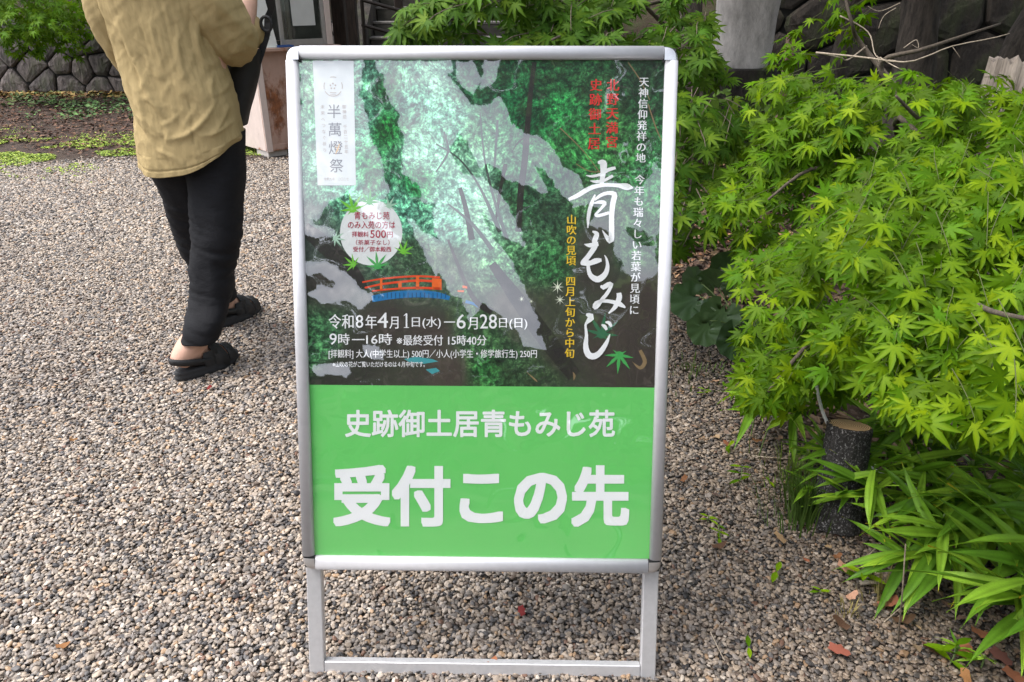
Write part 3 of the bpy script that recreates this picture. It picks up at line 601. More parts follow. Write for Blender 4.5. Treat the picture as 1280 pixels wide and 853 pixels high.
hipN = addv(pel + Vector((.085, 0, -.06)), .095, 0); kneeN = addv(U(264, 330, 2.78), .06, hipN); cN = addv(U(259, 390, 2.71), .05, kneeN); aN = addv(ankN, .036, cN)
hipF = addv(pel + Vector((-.085, 0, -.06)), .095, 0); kneeF = addv(U(250, 285, 3.02), .058, hipF); cF = addv(U(272, 340, 3.1), .048, kneeF); aF = addv(ankF, .034, cF)
for a_, ak, dr in ((aN, ankN, fd), (aF, ankF, fdF)):
    hl = addv(Vector((ak.x, ak.y, .082)) - dr * .050, .043, a_); addv(Vector((ak.x, ak.y, .068)) - dr * .058, .032, hl); bl = addv(Vector((ak.x, ak.y, .068)) + dr * .09, .034, a_)
    to = addv(Vector((ak.x, ak.y, .058)) + dr * .15, .028, bl)
    sdv = Vector((-dr.y, dr.x, 0))
    for q in range(5): addv(Vector((ak.x, ak.y, .052)) + dr * (.186 - .011 * abs(q - 1)) + sdv * (.03 - .0165 * q), .0095 + (.004 if q == 0 else 0), to)
bme = bpy.data.meshes.new('body'); L0 = Vector(person.location); bme.from_pydata([tuple(v - L0) for v in verts], edges, [])
body = bpy.data.objects.new('body', bme); COL.objects.link(body); body.parent = person
skm = body.modifiers.new('skin', 'SKIN')
for i, r_ in enumerate(rad): bme.skin_vertices[0].data[i].radius = (r_, r_)
bme.skin_vertices[0].data[0].use_root = True
ss_ = body.modifiers.new('sub', 'SUBSURF'); ss_.levels = 2; ss_.render_levels = 2
dg = bpy.context.evaluated_depsgraph_get(); dg.update(); bm2 = bpy.data.meshes.new_from_object(body.evaluated_get(dg))
body.modifiers.clear(); body.data = bm2; bm2.name = 'body'; bm2.materials.clear(); bm2.materials.append(M['skin']); bm2.polygons.foreach_set('use_smooth', [True] * len(bm2.polygons))
def ridge(x, y, z): return 1 - abs(mnoise.noise(Vector((x, y, z)))) * 2
def loft(name, rings, nr, ns, mat, parent, disp=None, close=True, hem=None):
    """rings: (centre, half-width vector, half-depth vector, exponent)"""
    C_ = catmull([np.concatenate([np.array(r_[0]), np.array(r_[1]), np.array(r_[2])]) for r_ in rings], nr)
    V = []; Fc = []
    for j, c in enumerate(C_):
        ce, hw, hd = Vector(c[:3]), Vector(c[3:6]), Vector(c[6:9])
        for i in range(ns):
            a_ = 2 * PI * i / ns; ca, sa = math.cos(a_), math.sin(a_); ex = .82
            ca = math.copysign(abs(ca) ** ex, ca); sa = math.copysign(abs(sa) ** ex, sa)
            off = hw * ca + hd * sa; p = ce + off; nn_ = off.normalized()
            t_ = j / (nr - 1)
            if hem: p = p + Vector((0, 0, hem(a_, t_)))
            if disp: p = p + nn_ * disp(p, a_, t_)
            V.append(p)
    for j in range(nr - 1):
        for i in range(ns): Fc.append((j * ns + i, j * ns + (i + 1) % ns, (j + 1) * ns + (i + 1) % ns, (j + 1) * ns + i))
    o = mesh(name, V, Fc, mat, parent, True)
    sol = o.modifiers.new('thick', 'SOLIDIFY'); sol.thickness = .003; sol.offset = -1
    return o
# shirt torso: (image row, left, right) measured on the plane of the back
rows = [(-52, 155, 245), (-44, 130, 262), (-25, 122, 268), (0, 127, 266), (40, 143, 271), (80, 156, 279), (120, 168, 291), (150, 175, 298), (178, 179, 304), (197, 181, 304)]
rg = []
for py_, l_, r_ in rows:
    a_, b_ = U(l_, py_, YP), U(r_, py_, YP); c_ = (a_ + b_) / 2; dp = (.135 + .03 * max(0, (py_ - 90) / 100)) if py_ > -30 else .07
    rg.append((c_, (b_ - a_) / 2, Vector((0, dp, .0))))
def hemf(a_, t_):
    k_ = max(0, (t_ - .72) / .28) ** 1.5
    return k_ * (-.035 + .075 * abs(math.cos(a_ + .12)) ** 2.2 + .03 * math.cos(a_))
CRE = [([(208,175),(233,169),(254,150),(269,124)], 3.2, .010), ([(184,146),(194,160),(206,170)], 3, .006), ([(151,50),(163,78),(177,106)], 4, -.012), ([(160,60),(176,95),(192,125),(206,150)], 3.5, .008), ([(202,130),(208,112),(214,102)], 2.5, .0035), ([(218,102),(227,113),(238,128)], 2.5, .005), ([(180,60),(190,84),(208,100)], 2.5, .004), ([(226,140),(214,152),(200,158)], 2.5, .004), ([(288,96),(280,112),(262,120)], 3, .006), ([(176,120),(190,128),(206,142)], 2.5, .004), ([(250,170),(268,166),(292,150)], 2.5, .005),
       ([(232,118),(238,132),(240,142)], 2.5, -.004), ([(262,10),(255,30),(258,50),(272,78)], 4, -.016), ([(250,20),(246,50),(254,76),(270,84)], 4, .010), ([(268,90),(262,110),(266,130)], 3, .007), ([(299,150),(304,166),(311,184)], 2.5, -.008), ([(284,128),(276,150),(262,172)], 3, .006), ([(170,110),(180,140),(184,165)], 3, .007),
       ([(240,150),(241,166),(243,184)], 2, -.006), ([(205,150),(210,165),(208,182)], 2.5, .005), ([(195,186),(215,196),(228,208)], 2.5, .006), ([(222,30),(224,70),(230,100)], 3, .006), ([(188,10),(194,50),(206,90)], 3, .006), ([(172,5),(180,45),(190,80)], 2.5, -.005), ([(236,5),(240,45),(250,90)], 3, -.006), ([(148,20),(156,45),(168,70)], 3, .008), ([(160,118),(170,150),(190,178)], 3, -.006)]
CRA = [(np.array(catmull(p_, 70)), w_ * 1.1, a_ * 1.15) for p_, w_, a_ in CRE]
def shirtd(p, a_, t_):
    x, y, z = p.x, p.y, p.z
    d = .006 * (ridge(x * 6 + z * 3.0, y * 5, z * 2.0 + 3) - .55) + .010 * mnoise.noise(Vector((x * 4 + z * 2, y * 4, z * 3)))
    d += .0048 * ridge(x * 30 + z * 4, y * 14, z * 1.3 + 9) * max(.12, 1.25 - 1.5 * t_) + .0038 * max(0, ridge(x * 16 - z * 13, 0, z * 9 + x * 5) - .35) + .0030 * max(0, ridge(x * 22 + z * 17, 4, z * 8 - x * 5) - .45) + .0014 * ridge(x * 70 + z * 6, y * 20, z * 5)
    if math.sin(a_) < .2:
        dep = y * cp - (z - CH) * sp; qx_ = 640 + F * x / dep; qy_ = 426.5 - F * (y * sp + (z - CH) * cp) / dep
        for pl, w_, am in CRA:
            if not (pl[:, 0].min() - 14 < qx_ < pl[:, 0].max() + 14 and pl[:, 1].min() - 14 < qy_ < pl[:, 1].max() + 14): continue
            r2 = (pl[:, 0] - qx_) ** 2 + (pl[:, 1] - qy_) ** 2; i_ = int(r2.argmin()); m_ = max(0, math.sin(PI * (i_ + .8) / 70.6)) ** .8
            q_ = math.sqrt(r2[i_]) / w_; d += am * m_ * math.exp(-q_ ** 1.25)
    if t_ > .955 and t_ < .968: d -= .0025
    d += (.008 * mnoise.noise(Vector((a_ * 3, 0, 3))) if t_ > .9 else 0)
    return d
shirt = loft('shirt', rg, 190, 250, M['shirt'], person, shirtd, hem=hemf)
shirt['label'] = 'loose khaki cotton shirt with rounded hem'
def sleeved(p, a_, t_): return .009 * (ridge(p.x * 11 + p.z * 6, p.z * 3, p.y * 9) - .5) + .010 * mnoise.noise(Vector((p.x * 6, p.y * 6, p.z * 4))) + .005 * ridge(p.x * 34 + p.z * 12, p.z * 5, p.y * 20) + .004 * max(0, ridge(p.x * 20 - p.z * 26, 1, p.z * 14) - .3)
def tubeloft(name, path, mat, parent, nr, ns, disp, up=Vector((0, 1, 0))):
    rings = []
    for i, (p, r1, r2) in enumerate(path):
        t_ = (path[min(i + 1, len(path) - 1)][0] - path[max(i - 1, 0)][0]).normalized(); u_ = (up - t_ * up.dot(t_)).normalized(); s__ = t_.cross(u_)
        rings.append((p, s__ * r1, u_ * r2))
    return loft(name, rings, nr, ns, mat, parent, disp)
def uu(x, y, Y): return U(x, y, Y)
tubeloft('sleeve', [(uu(248, -35, 2.87), .07, .09), (uu(257, -10, 2.86), .083, .095), (uu(269, 18, 2.88), .092, .095), (uu(285, 42, 2.92), .090, .084), (uu(298, 50, 2.98), .072, .070), (uu(308, 44, 3.05), .055, .055), (uu(311, 34, 3.10), .047, .047)], M['shirt'], shirt, 90, 90, sleeved)
tubeloft('sleeve', [(uu(146, -38, 2.87), .055, .08), (uu(139, -10, 2.87), .083, .088), (uu(147, 20, 2.88), .088, .088), (uu(158, 50, 2.91), .074, .08), (uu(167, 72, 2.96), .057, .066), (uu(174, 81, 3.02), .05, .055)], M['shirt'], shirt, 80, 80, sleeved)
# collar
cb = MB(); ring_ = []
for i in range(24):
    a_ = 2 * PI * i / 24
    for rr, zz in ((.072, 1.475), (.066, 1.52), (.082, 1.50), (.09, 1.46)): ring_.append(Vector((neck.x + rr * math.cos(a_) * 1.1, neck.y - .01 + rr * math.sin(a_), zz)))
cb.add(ring_, [(i * 4 + q, ((i + 1) % 24) * 4 + q, ((i + 1) % 24) * 4 + q + 1, i * 4 + q + 1) for i in range(24) for q in range(3)]); cb.build('collar', M['shirt'], shirt, True)
# hair
hb = MB(); V = []; ns_ = 20
for j in range(12):
    ph = PI * .72 * j / 11
    for i in range(ns_):
        a_ = 2 * PI * i / ns_; rr = .112 * math.sin(ph) if ph > 0 else .001; back = 1 if math.sin(a_) < .35 else max(0, 1 - (ph - 1.1) * 2.2 if ph > 1.1 else 1)
        rr2 = rr * (1 if back >= 1 else max(.35, back)); V.append(head0 + Vector((rr2 * math.cos(a_) * .88, rr2 * math.sin(a_) + .005, .05 + .10 * math.cos(ph) + .004 * math.sin(a_ * 9 + j))))
hb.add(V, [(j * ns_ + i, j * ns_ + (i + 1) % ns_, (j + 1) * ns_ + (i + 1) % ns_, (j + 1) * ns_ + i) for j in range(11) for i in range(ns_)]); hb.build('hair', M['hair'], person, True)
# trousers: two legs that meet at the seat
def legloft(rows_, name, dps, parent):
    rg = []
    for (py_, l_, r_, Y_), dp in zip(rows_, dps):
        a_, b_ = U(l_, py_, Y_), U(r_, py_, Y_); rg.append(((a_ + b_) / 2, (b_ - a_) / 2, Vector((0, dp, .0))))
    def dd_(p, a_, t_):
        kn = math.exp(-((t_ - .62) / .22) ** 2) + .6 * math.exp(-((t_ - .98) / .1) ** 2)
        return .010 * kn * ridge(p.x * 5, p.y * 4, p.z * 34 + p.x * 12) + .008 * mnoise.noise(Vector((p.x * 8, p.y * 8, p.z * 9))) + .003 * ridge(p.x * 20, 0, p.z * 14 + p.x * 15)
    return loft(name, rg, 90, 56, M['trousers'], parent, dd_)
tr = empty('trousers', person.location, None, None); tr.location = (0, 0, 0); tr.parent = person
legloft([(165, 222, 300, 2.87), (190, 228, 302, 2.87), (220, 238, 302, 2.86), (255, 242, 300, 2.84), (292, 244, 296, 2.81), (330, 243, 290, 2.78), (368, 242, 285, 2.74), (398, 236, 279, 2.67), (424, 233, 271, 2.635)], 'trouser_leg', [.125, .115, .11, .10, .092, .086, .08, .072, .062], tr)
legloft([(165, 186, 262, 2.87), (190, 188, 262, 2.87), (215, 197, 262, 2.89), (250, 210, 272, 2.94), (274, 216, 280, 2.98), (304, 228, 282, 3.03), (330, 242, 286, 3.06), (352, 256, 289, 3.09), (374, 267, 293, 3.11)], 'trouser_leg', [.125, .115, .115, .105, .095, .085, .078, .07, .066], tr)
# sandals
def sandal(ak, dr):
    sdv = Vector((-dr.y, dr.x, 0)); base = Vector((ak.x, ak.y, 0)); rt = empty('sandal', base, None, None); rt.parent = person; rt.location = base - Vector(person.location)
    def pt(l_, w_, z): return base + dr * l_ + sdv * w_ + Vector((0, 0, z))
    out = []
    for i in range(40):
        a_ = 2 * PI * i / 40; c, s_ = math.cos(a_), math.sin(a_); l_ = .062 + .137 * c; wd = (.049 if c > 0 else .038 + .011 * (1 + c)) * (abs(s_) ** .8) * (1 if s_ > 0 else -1); out.append((l_, wd))
    V = []; lv = [(.004, .93), (.012, 1.0), (.026, 1.02), (.030, .985), (.036, 1.0), (.047, .99), (.050, .93)]
    for z, k_ in lv:
        for l_, w_ in out: V.append(pt(.062 + (l_ - .062) * k_, w_ * k_, z + (.012 * max(0, (l_ - .15) / .05) if z < .02 else 0)))
    n = 40; Fc = [(j * n + i, j * n + (i + 1) % n, (j + 1) * n + (i + 1) % n, (j + 1) * n + i) for j in range(len(lv) - 1) for i in range(n)]
    Fc += [tuple(range(n - 1, -1, -1)), tuple((len(lv) - 1) * n + i for i in range(n))]
    mesh('sole', V, Fc, M['sole'], rt, True)
    def band(pts, wv_, name):    # ribbon through pts, widened along wv_
        mb = MB(); c_ = catmull(pts, 18); V = []
        for q, c in enumerate(c_):
            for s__, th in ((-1, 0), (1, 0), (1, .004), (-1, .004)): V.append(Vector(c) + wv_(q / 17) * s__ + (Vector(c) - base - dr * .05 - Vector((0, 0, .05))).normalized() * th)
        mb.add(V, [(q * 4 + e_, q * 4 + (e_ + 1) % 4, (q + 1) * 4 + (e_ + 1) % 4, (q + 1) * 4 + e_) for q in range(17) for e_ in range(4)]); return mb.build(name, M['black'], rt, True)
    band([pt(.10, .048, .03), pt(.10, .046, .07), pt(.085, .022, .112), pt(.08, 0, .12), pt(.085, -.022, .112), pt(.10, -.046, .07), pt(.10, -.048, .03)], lambda t_: dr * .028 + Vector((0, 0, -.012)), 'instep_strap')
    band([pt(.15, .046, .035), pt(.148, .042, .068), pt(.142, .018, .09), pt(.142, -.018, .09), pt(.148, -.042, .068), pt(.15, -.046, .035)], lambda t_: dr * .016 + Vector((0, 0, -.004)), 'toe_strap')
    band([pt(.07, .045, .060), pt(0, .045, .078), pt(-.055, .036, .092), pt(-.082, 0, .098), pt(-.055, -.036, .092), pt(0, -.045, .078), pt(.07, -.045, .060)], lambda t_: Vector((0, 0, .014)), 'heel_strap')
    for s__ in (): band([pt(-.055, s__ * .025, .045), pt(-.058, s__ * .026, .065), pt(-.06, s__ * .022, .095)], lambda t_: dr * .008, 'heel_tab')
    for s__ in (-1, 1): band([pt(.06, s__ * .046, .045), pt(.055, s__ * .045, .075), pt(.062, s__ * .04, .1)], lambda t_: dr * .03, 'side_panel')
sandal(ankN, fd); sandal(ankF, fdF)
# black shoulder bag carried in front, strap running up
bagr = empty('shoulder_bag', U(303, 120, 3.02), 'black fabric shoulder bag hanging below the right elbow of the walking person', 'bag')
rg = []
for py_, l_, r_ in [(62, 290, 326), (75, 285, 325), (95, 284, 322), (120, 286, 316), (140, 290, 311), (156, 298, 306)]:
    a_, b_ = U(l_, py_, 3.04), U(r_, py_, 3.04); rg.append(((a_ + b_) / 2, (b_ - a_) / 2, Vector((0, .05, 0))))
ob_ = loft('bag_body', rg, 40, 40, M['black'], bagr, lambda p, a_, t_: .006 * mnoise.noise(p * 14)); 
b = MB(); V = [Vector(c) for c in catmull([U(322, 80, 3.04), U(328, 62, 3.05), U(334, 40, 3.06), U(335, 22, 3.07), U(338, -5, 3.05), U(300, -90, 2.98)], 20)]
for q in range(19): b.box((V[q] + V[q + 1]) / 2, (.026, .005, (V[q + 1] - V[q]).length * 1.05), Matrix((Vector((1, 0, 0)), Vector((1, 0, 0)).cross((V[q + 1] - V[q]).normalized()) * -1, (V[q + 1] - V[q]).normalized())).transposed())
b.build('strap', M['black'], bagr)
b = MB(); b.tube([U(334, 30, 3.05) + Vector((.02 * math.cos(a_), -.012, .026 * math.sin(a_))) for a_ in np.linspace(0, 2 * PI, 14)], .006, 8); b.build('buckle', M['black'], bagr)
# ================================================================== TICKET BOOTH
def rusty(name, base_c, amt, sc=3.0):
    k = NT(name); P_ = k.obj((1, 1, .55)); n1 = k.noise(sc, 8, .72, P_); n2 = k.noise(sc * 9, 6, .7, P_)
    sx = k.n('ShaderNodeSeparateXYZ'); k.l(k.n('ShaderNodeTexCoord').outputs['Object'], sx.inputs[0])
    paint = k.ramp(n2, [(.3, tuple(x * .85 for x in base_c)), (.7, base_c)]); rust = k.ramp(n2, [(.3, (.07, .025, .012)), (.55, (.22, .075, .025)), (.75, (.36, .14, .05))])
    lowr = k.n('ShaderNodeMapRange'); k.l(sx.outputs['Z'], lowr.inputs[0]); lowr.inputs[1].default_value = .02; lowr.inputs[2].default_value = .10; lowr.inputs[3].default_value = .22; lowr.inputs[4].default_value = 0
    ad = k.n('ShaderNodeMath', operation='ADD'); k.l(n1, ad.inputs[0]); k.l(lowr.outputs[0], ad.inputs[1])
    k.l(k.mix(k.ramp(ad.outputs[0], [(amt, (0, 0, 0)), (amt + .09, (1, 1, 1))]), paint, rust), k.b.inputs['Base Color']); k.b.inputs['Roughness'].default_value = .6
    k.bump(n2, .3, .004); return k.m
M['pinkclean'] = rusty('pink_painted_steel', (.60, .49, .44), .64); M['pinkrust'] = rusty('rusted_pink_steel', (.42, .27, .21), .50, 3.0)
M['window_alu'] = simple('grey_window_aluminium', (.36, .33, .31), .45, .5, .08, 30); M['conc'] = simple('pale_concrete', (.42, .38, .35), .9, 0, .15, 40, .5)
M['dark_in'] = simple('dark_booth_interior', (.03, .028, .024), .8, 0, .4, 8); M['paperw'] = simple('pale_grey_paper', (.50, .50, .48), .7, 0, .05, 10); M['whitepl'] = simple('white_plastic', (.66, .66, .62), .4, 0, .03, 10)
k = NT('window_glass'); k.t.nodes.remove(k.b); t_ = k.n('ShaderNodeBsdfTransparent'); t_.inputs[0].default_value = (.85, .88, .86, 1); g_ = k.n('ShaderNodeBsdfGlossy'); g_.inputs['Roughness'].default_value = .02
fr = k.n('ShaderNodeFresnel'); fr.inputs['IOR'].default_value = 1.5; mx = k.n('ShaderNodeMixShader'); k.l(fr.outputs[0], mx.inputs[0]); k.l(t_.outputs[0], mx.inputs[1]); k.l(g_.outputs[0], mx.inputs[2]); k.l(mx.outputs[0], k.out.inputs[0]); M['glass'] = k.m
BC = G(335, 190, .06); BTH = R(45); bu = Vector((math.cos(BTH), math.sin(BTH), 0)); bv = Vector((-math.sin(BTH), math.cos(BTH), 0)); BZ = Vector((0, 0, 1))
BM_ = Matrix((bu, bv, BZ)).transposed(); BL_, BW_ = .80, 1.3; CT = .945
def B_(u, v, z): return Vector((BC.x, BC.y, 0)) + bu * u + bv * v + BZ * z
booth = empty('ticket_booth', B_(BL_ / 2, BW_ / 2, 0), 'pink painted steel ticket booth with rust stains and sliding window behind the sign', 'booth')
def bbox(name, u0, u1, v0, v1, z0, z1, mat, bev=0, par=None):
    b = MB(); b.box(B_((u0 + u1) / 2, (v0 + v1) / 2, (z0 + z1) / 2), (u1 - u0, v1 - v0, z1 - z0), BM_, bev); return b.build(name, mat, par or booth)
bbox('base_panel', 0, BL_, 0, .03, .06, CT - .03, M['pinkrust']); bbox('base_panel', 0, .03, .031, BW_, .06, CT - .03, M['pinkclean'])
bbox('base_panel', BL_ - .03, BL_, .031, BW_, .06, CT - .03, M['pinkclean']); bbox('base_panel', .031, BL_ - .031, BW_ - .03, BW_, .06, CT - .03, M['pinkclean'])
bbox('corner_trim', -.012, .05, -.012, -.001, .055, CT - .03, M['pinkclean'], .003); bbox('bottom_rail', -.008, BL_ + .008, -.010, -.001, .06, .115, M['pinkrust'], .002).location.z += 0
for u in (.04, BL_ - .16):
    for v in (.02, BW_ - .2): bbox('footing_block', u - .03, u + .17, v, v + .22, 0, .058, M['conc'], .006)
bbox('counter', -.05, BL_ + .03, -.09, BW_ + .02, CT - .028, CT, M['pinkrust'], .004)
bbox('corner_post', 0, .045, .0, .045, CT + .002, 2.15, M['window_alu'], .003); bbox('corner_post', BL_ - .06, BL_, 0, .045, CT + .002, 2.15, M['pinkclean'], .003)
bbox('corner_post', 0, .045, BW_ - .045, BW_, CT + .002, 2.15, M['window_alu'], .003); bbox('corner_post', BL_ - .06, BL_, BW_ - .045, BW_, CT + .002, 2.15, M['pinkclean'], .003)
bbox('back_wall', .05, BL_ - .065, BW_ - .03, BW_ - .01, CT + .002, 2.15, M['dark_in']); bbox('side_wall', BL_ - .03, BL_ - .012, .05, BW_ - .05, CT + .002, 2.15, M['dark_in'])
bbox('roof', -.15, BL_ + .15, -.2, BW_ + .15, 2.152, 2.24, M['pinkclean'], .01)
def sash(name, u0, u1, v, z0, z1):
    fr = empty(name, (0, 0, 0), None, None); fr.parent = booth; fr.location = (0, 0, 0)
    for (a0, a1, c0, c1) in ((u0, u0 + .035, z0, z1), (u1 - .035, u1, z0, z1), (u0 + .036, u1 - .036, z0, z0 + .045), (u0 + .036, u1 - .036, z1 - .04, z1)):
        bbox('frame', a0, a1, v, v + .022, c0, c1, M['window_alu'], .002, fr)
    bbox('pane', u0 + .034, u1 - .034, v + .009, v + .013, z0 + .044, z1 - .039, M['glass'], 0, fr)
sash('sliding_window', .27, .735, .002, CT + .012, 1.9); sash('sliding_window', .30, .40, .026, CT + .012, 1.9)
bbox('window_track', .047, BL_ - .062, -.004, .05, CT + .001, CT + .011, M['window_alu']); bbox('window_head', .047, BL_ - .062, 0, .05, 1.91, 2.15, M['window_alu'])
bbox('side_window_rail', .005, .04, .05, BW_ - .05, CT + .001, CT + .05, M['window_alu'])
bbox('pane', .018, .022, .05, BW_ - .05, CT + .051, 2.15, M['glass'])
bl = bbox('notice', .40, .63, -.004, -.001, CT + .17, CT + .62, M['paperw']); bl['label'] = 'blank looking grey notice sheet taped to the pane'
# things on the counter
def thing_box(name, label, cat, u, v, z, sz, mat, tiltx=0, extra=None):
    r_ = empty(name, B_(u, v, z), label, cat); return r_
st = thing_box('price_stand', 'white upright price card stand on the booth counter beside the black strap', 'sign stand', .10, -.03, CT, 0, 0)
b = MB(); V = [B_(.06, -.055, CT + .002), B_(.20, -.055, CT + .002), B_(.15, -.02, CT + .40), B_(.05, -.02, CT + .40)]; V += [v + bv * .006 for v in V]
b.add(V, [(0, 1, 2, 3), (7, 6, 5, 4), (0, 4, 5, 1), (1, 5, 6, 2), (2, 6, 7, 3), (3, 7, 4, 0)]); b.build('card', M['whitepl'], st)
bbox('foot', .035, .175, -.07, .02, CT + .001, CT + .012, M['whitepl'], .002, st)
b = MB()
for z, w0 in ((.19, .07), (.175, .09), (.13, .10), (.115, .08), (.10, .095), (.07, .06)): b.add([B_(.105 - w0 / 2, -.055 + (z) * .117 - .003, CT + z), B_(.105 + w0 / 2, -.055 + z * .117 - .003, CT + z), B_(.105 + w0 / 2, -.055 + z * .117 - .003, CT + z + .004), B_(.105 - w0 / 2, -.055 + z * .117 - .003, CT + z + .004)], [(0, 1, 2, 3)])
b.build('printed_lines', INK['grey'], st)
tray = thing_box('money_tray', 'blue plastic money tray lying on the booth counter', 'tray', .26, -.045, CT, 0, 0)
bbox('tray_base', .19, .34, -.085, -.01, CT + .001, CT + .006, simple('blue_plastic', (.03, .08, .25), .4), .002, tray)
for a0, a1, c0, c1 in ((.19, .34, -.085, -.080), (.19, .34, -.015, -.010), (.19, .195, -.0795, -.0155), (.335, .34, -.0795, -.0155)): bbox('tray_rim', a0, a1, c0, c1, CT + .0062, CT + .018, bpy.data.materials['blue_plastic'], 0, tray)
lf = thing_box('leaflet_holder', 'small stepped white leaflet holder standing on the counter by the window frame', 'leaflet holder', .22, .08, CT, 0, 0)
for i in range(4): bbox('leaflet', .19, .25, .06 + i * .018, .066 + i * .018, CT + .012, CT + .08 + i * .03, M['paperw'] if i % 2 else M['whitepl'], 0, lf)
cup = thing_box('paper_cup', 'small white cup standing inside the booth window', 'cup', .2, .3, CT, 0, 0)
bbox('shelf', .05, BL_ - .07, .2, .5, CT - .0, CT + .02, M['dark_in'])
V = [B_(.2, .3, CT + .022), B_(.2, .3, CT + .09)]; b = MB(); b.tube(V, [.026, .034], 14); b.build('cup_wall', M['whitepl'], cup, True)
# ================================================================== STONE WALLS
def rockmat(name, c1, c2, sc=6, moss=.0, strength=1.0):
    k = NT(name); P_ = k.obj((1.6, 1.6, .7)); oi = k.n('ShaderNodeObjectInfo'); n1 = k.noise(sc, 9, .72, P_); n2 = k.noise(sc * .35, 4, .6, P_)
    col = k.ramp(n1, [(.34, c1), (.62, c2)]); v_ = k.ramp(oi.outputs['Random'], [(0, (.7, .69, .7)), (1, (1.25, 1.2, 1.15))]); col = k.mix(1.0, col, v_, 'MULTIPLY')
    if moss: col = k.mix(k.ramp(n2, [(.56 - moss * .1, (0, 0, 0)), (.66, (moss, moss, moss))]), col, (.05, .07, .02, 1))
    k.l(col, k.b.inputs['Base Color']); k.b.inputs['Roughness'].default_value = .92; k.bump(n1, strength, .05); return k.m
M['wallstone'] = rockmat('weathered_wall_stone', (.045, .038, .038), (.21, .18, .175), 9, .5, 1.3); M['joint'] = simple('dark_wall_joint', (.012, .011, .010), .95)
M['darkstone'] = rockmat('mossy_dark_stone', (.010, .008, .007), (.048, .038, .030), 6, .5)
def clip(poly, n, c):
    out = []; m = len(poly)
    for i in range(m):
        a_, b_ = poly[i], poly[(i + 1) % m]; da, db = a_[0] * n[0] + a_[1] * n[1] - c, b_[0] * n[0] + b_[1] * n[1] - c
        if da <= 0: out.append(a_)
        if da * db < 0: t_ = da / (da - db); out.append((a_[0] + (b_[0] - a_[0]) * t_, a_[1] + (b_[1] - a_[1]) * t_))
    return out
def stone_wall(name, label, O, du, W_, H_, cw, ch, mat, thick=.5, batter=.12, seed=1):
    """random-coursed stones on a battered face; du runs along the wall, the face looks to -n"""
    rnd = random.Random(seed); du = Vector(du).normalized(); dn = Vector((0, 0, 1)).cross(du); root = empty(name, O, label, 'wall')
    def Wp(x, z, d): return Vector(O) + du * x + Vector((0, 0, z)) + dn * (z * batter - d)
    b = MB(); b.add([Wp(0, 0, 0), Wp(W_, 0, 0), Wp(W_, H_, 0), Wp(0, H_, 0)] + [Wp(0, 0, 0) + dn * thick, Wp(W_, 0, 0) + dn * thick, Wp(W_, H_, 0) + dn * (thick - H_ * batter), Wp(0, H_, 0) + dn * (thick - H_ * batter)], [(0, 1, 2, 3), (7, 6, 5, 4), (3, 2, 6, 7), (0, 3, 7, 4), (1, 5, 6, 2)]); b.build('core', M['joint'], root)
    seeds = []; nr_ = max(1, round(H_ / ch)); z = 0
    for r_ in range(nr_):
        x = rnd.uniform(-.5, 0) * cw
        while x < W_ + cw:
            seeds.append((x + rnd.uniform(-.25, .25) * cw, (r_ + .5 + rnd.uniform(-.32, .32)) * H_ / nr_)); x += cw * rnd.uniform(.65, 1.35)
    for i, s_ in enumerate(seeds):
        poly = [(max(0, s_[0] - 2 * cw), 0), (min(W_, s_[0] + 2 * cw), 0), (min(W_, s_[0] + 2 * cw), H_), (max(0, s_[0] - 2 * cw), H_)]
        if poly[0][0] >= poly[1][0]: continue
        for j, q in enumerate(seeds):
            if i == j or abs(q[0] - s_[0]) > 3 * cw: continue
            n = (q[0] - s_[0], (q[1] - s_[1])); c = (n[0] * (q[0] + s_[0]) + n[1] * (q[1] + s_[1])) / 2; poly = clip(poly, n, c)
            if len(poly) < 3: break
        if len(poly) < 3: continue
        cx = sum(p[0] for p in poly) / len(poly); cz = sum(p[1] for p in poly) / len(poly)
        # round the corners, leave a joint, dome the face
        pts = []; m = len(poly)
        for a_ in range(m):
            p0, p1, p2 = poly[a_ - 1], poly[a_], poly[(a_ + 1) % m]
            pts += [(p1[0] * .86 + p0[0] * .14, p1[1] * .86 + p0[1] * .14), (p1[0] * .86 + p2[0] * .14, p1[1] * .86 + p2[1] * .14)]
        gp = .011; dep = rnd.uniform(.03, .075); V = []; n = len(pts); jx = [rnd.uniform(.97, 1.0) for _ in pts]
        for k_, dz in ((0, -.04), (0, dep * .55), (.10, dep * .95), (.35, dep * 1.05 + .01)):
            for q, (x, zz) in enumerate(pts):
                dx, dzz = x - cx, zz - cz; ln = math.hypot(dx, dzz) + 1e-6; f_ = max(.05, (1 - gp / ln) * jx[q] * (1 - k_)); V.append(Wp(cx + dx * f_, max(.0, cz + dzz * f_), dz + rnd.uniform(-.008, .008) * (k_ > 0)))
        V.append(Wp(cx, cz, dep * 1.1 + .012)); Fc = [(l_ * n + q, l_ * n + (q + 1) % n, (l_ + 1) * n + (q + 1) % n, (l_ + 1) * n + q) for l_ in range(3) for q in range(n)]
        Fc += [(3 * n + q, 3 * n + (q + 1) % n, 4 * n) for q in range(n)]
        mesh('stone', V, Fc, mat, root, False, origin=Wp(cx, cz, 0))
    return root
wallL = stone_wall('stone_wall', 'low dry stone wall of grey blocks at the back left beyond the leaf litter', (-9.6, 11.75, 0), (1, -.03, 0), 7.6, 1.02, .38, .24, M['wallstone'], seed=4)
wallR = stone_wall('stone_wall', 'dark mossy stone retaining wall in the shade behind the trees at the right', (2.3, 8.6, 0), (1, -.22, 0), 8, 2.3, .62, .5, M['darkstone'], seed=9)
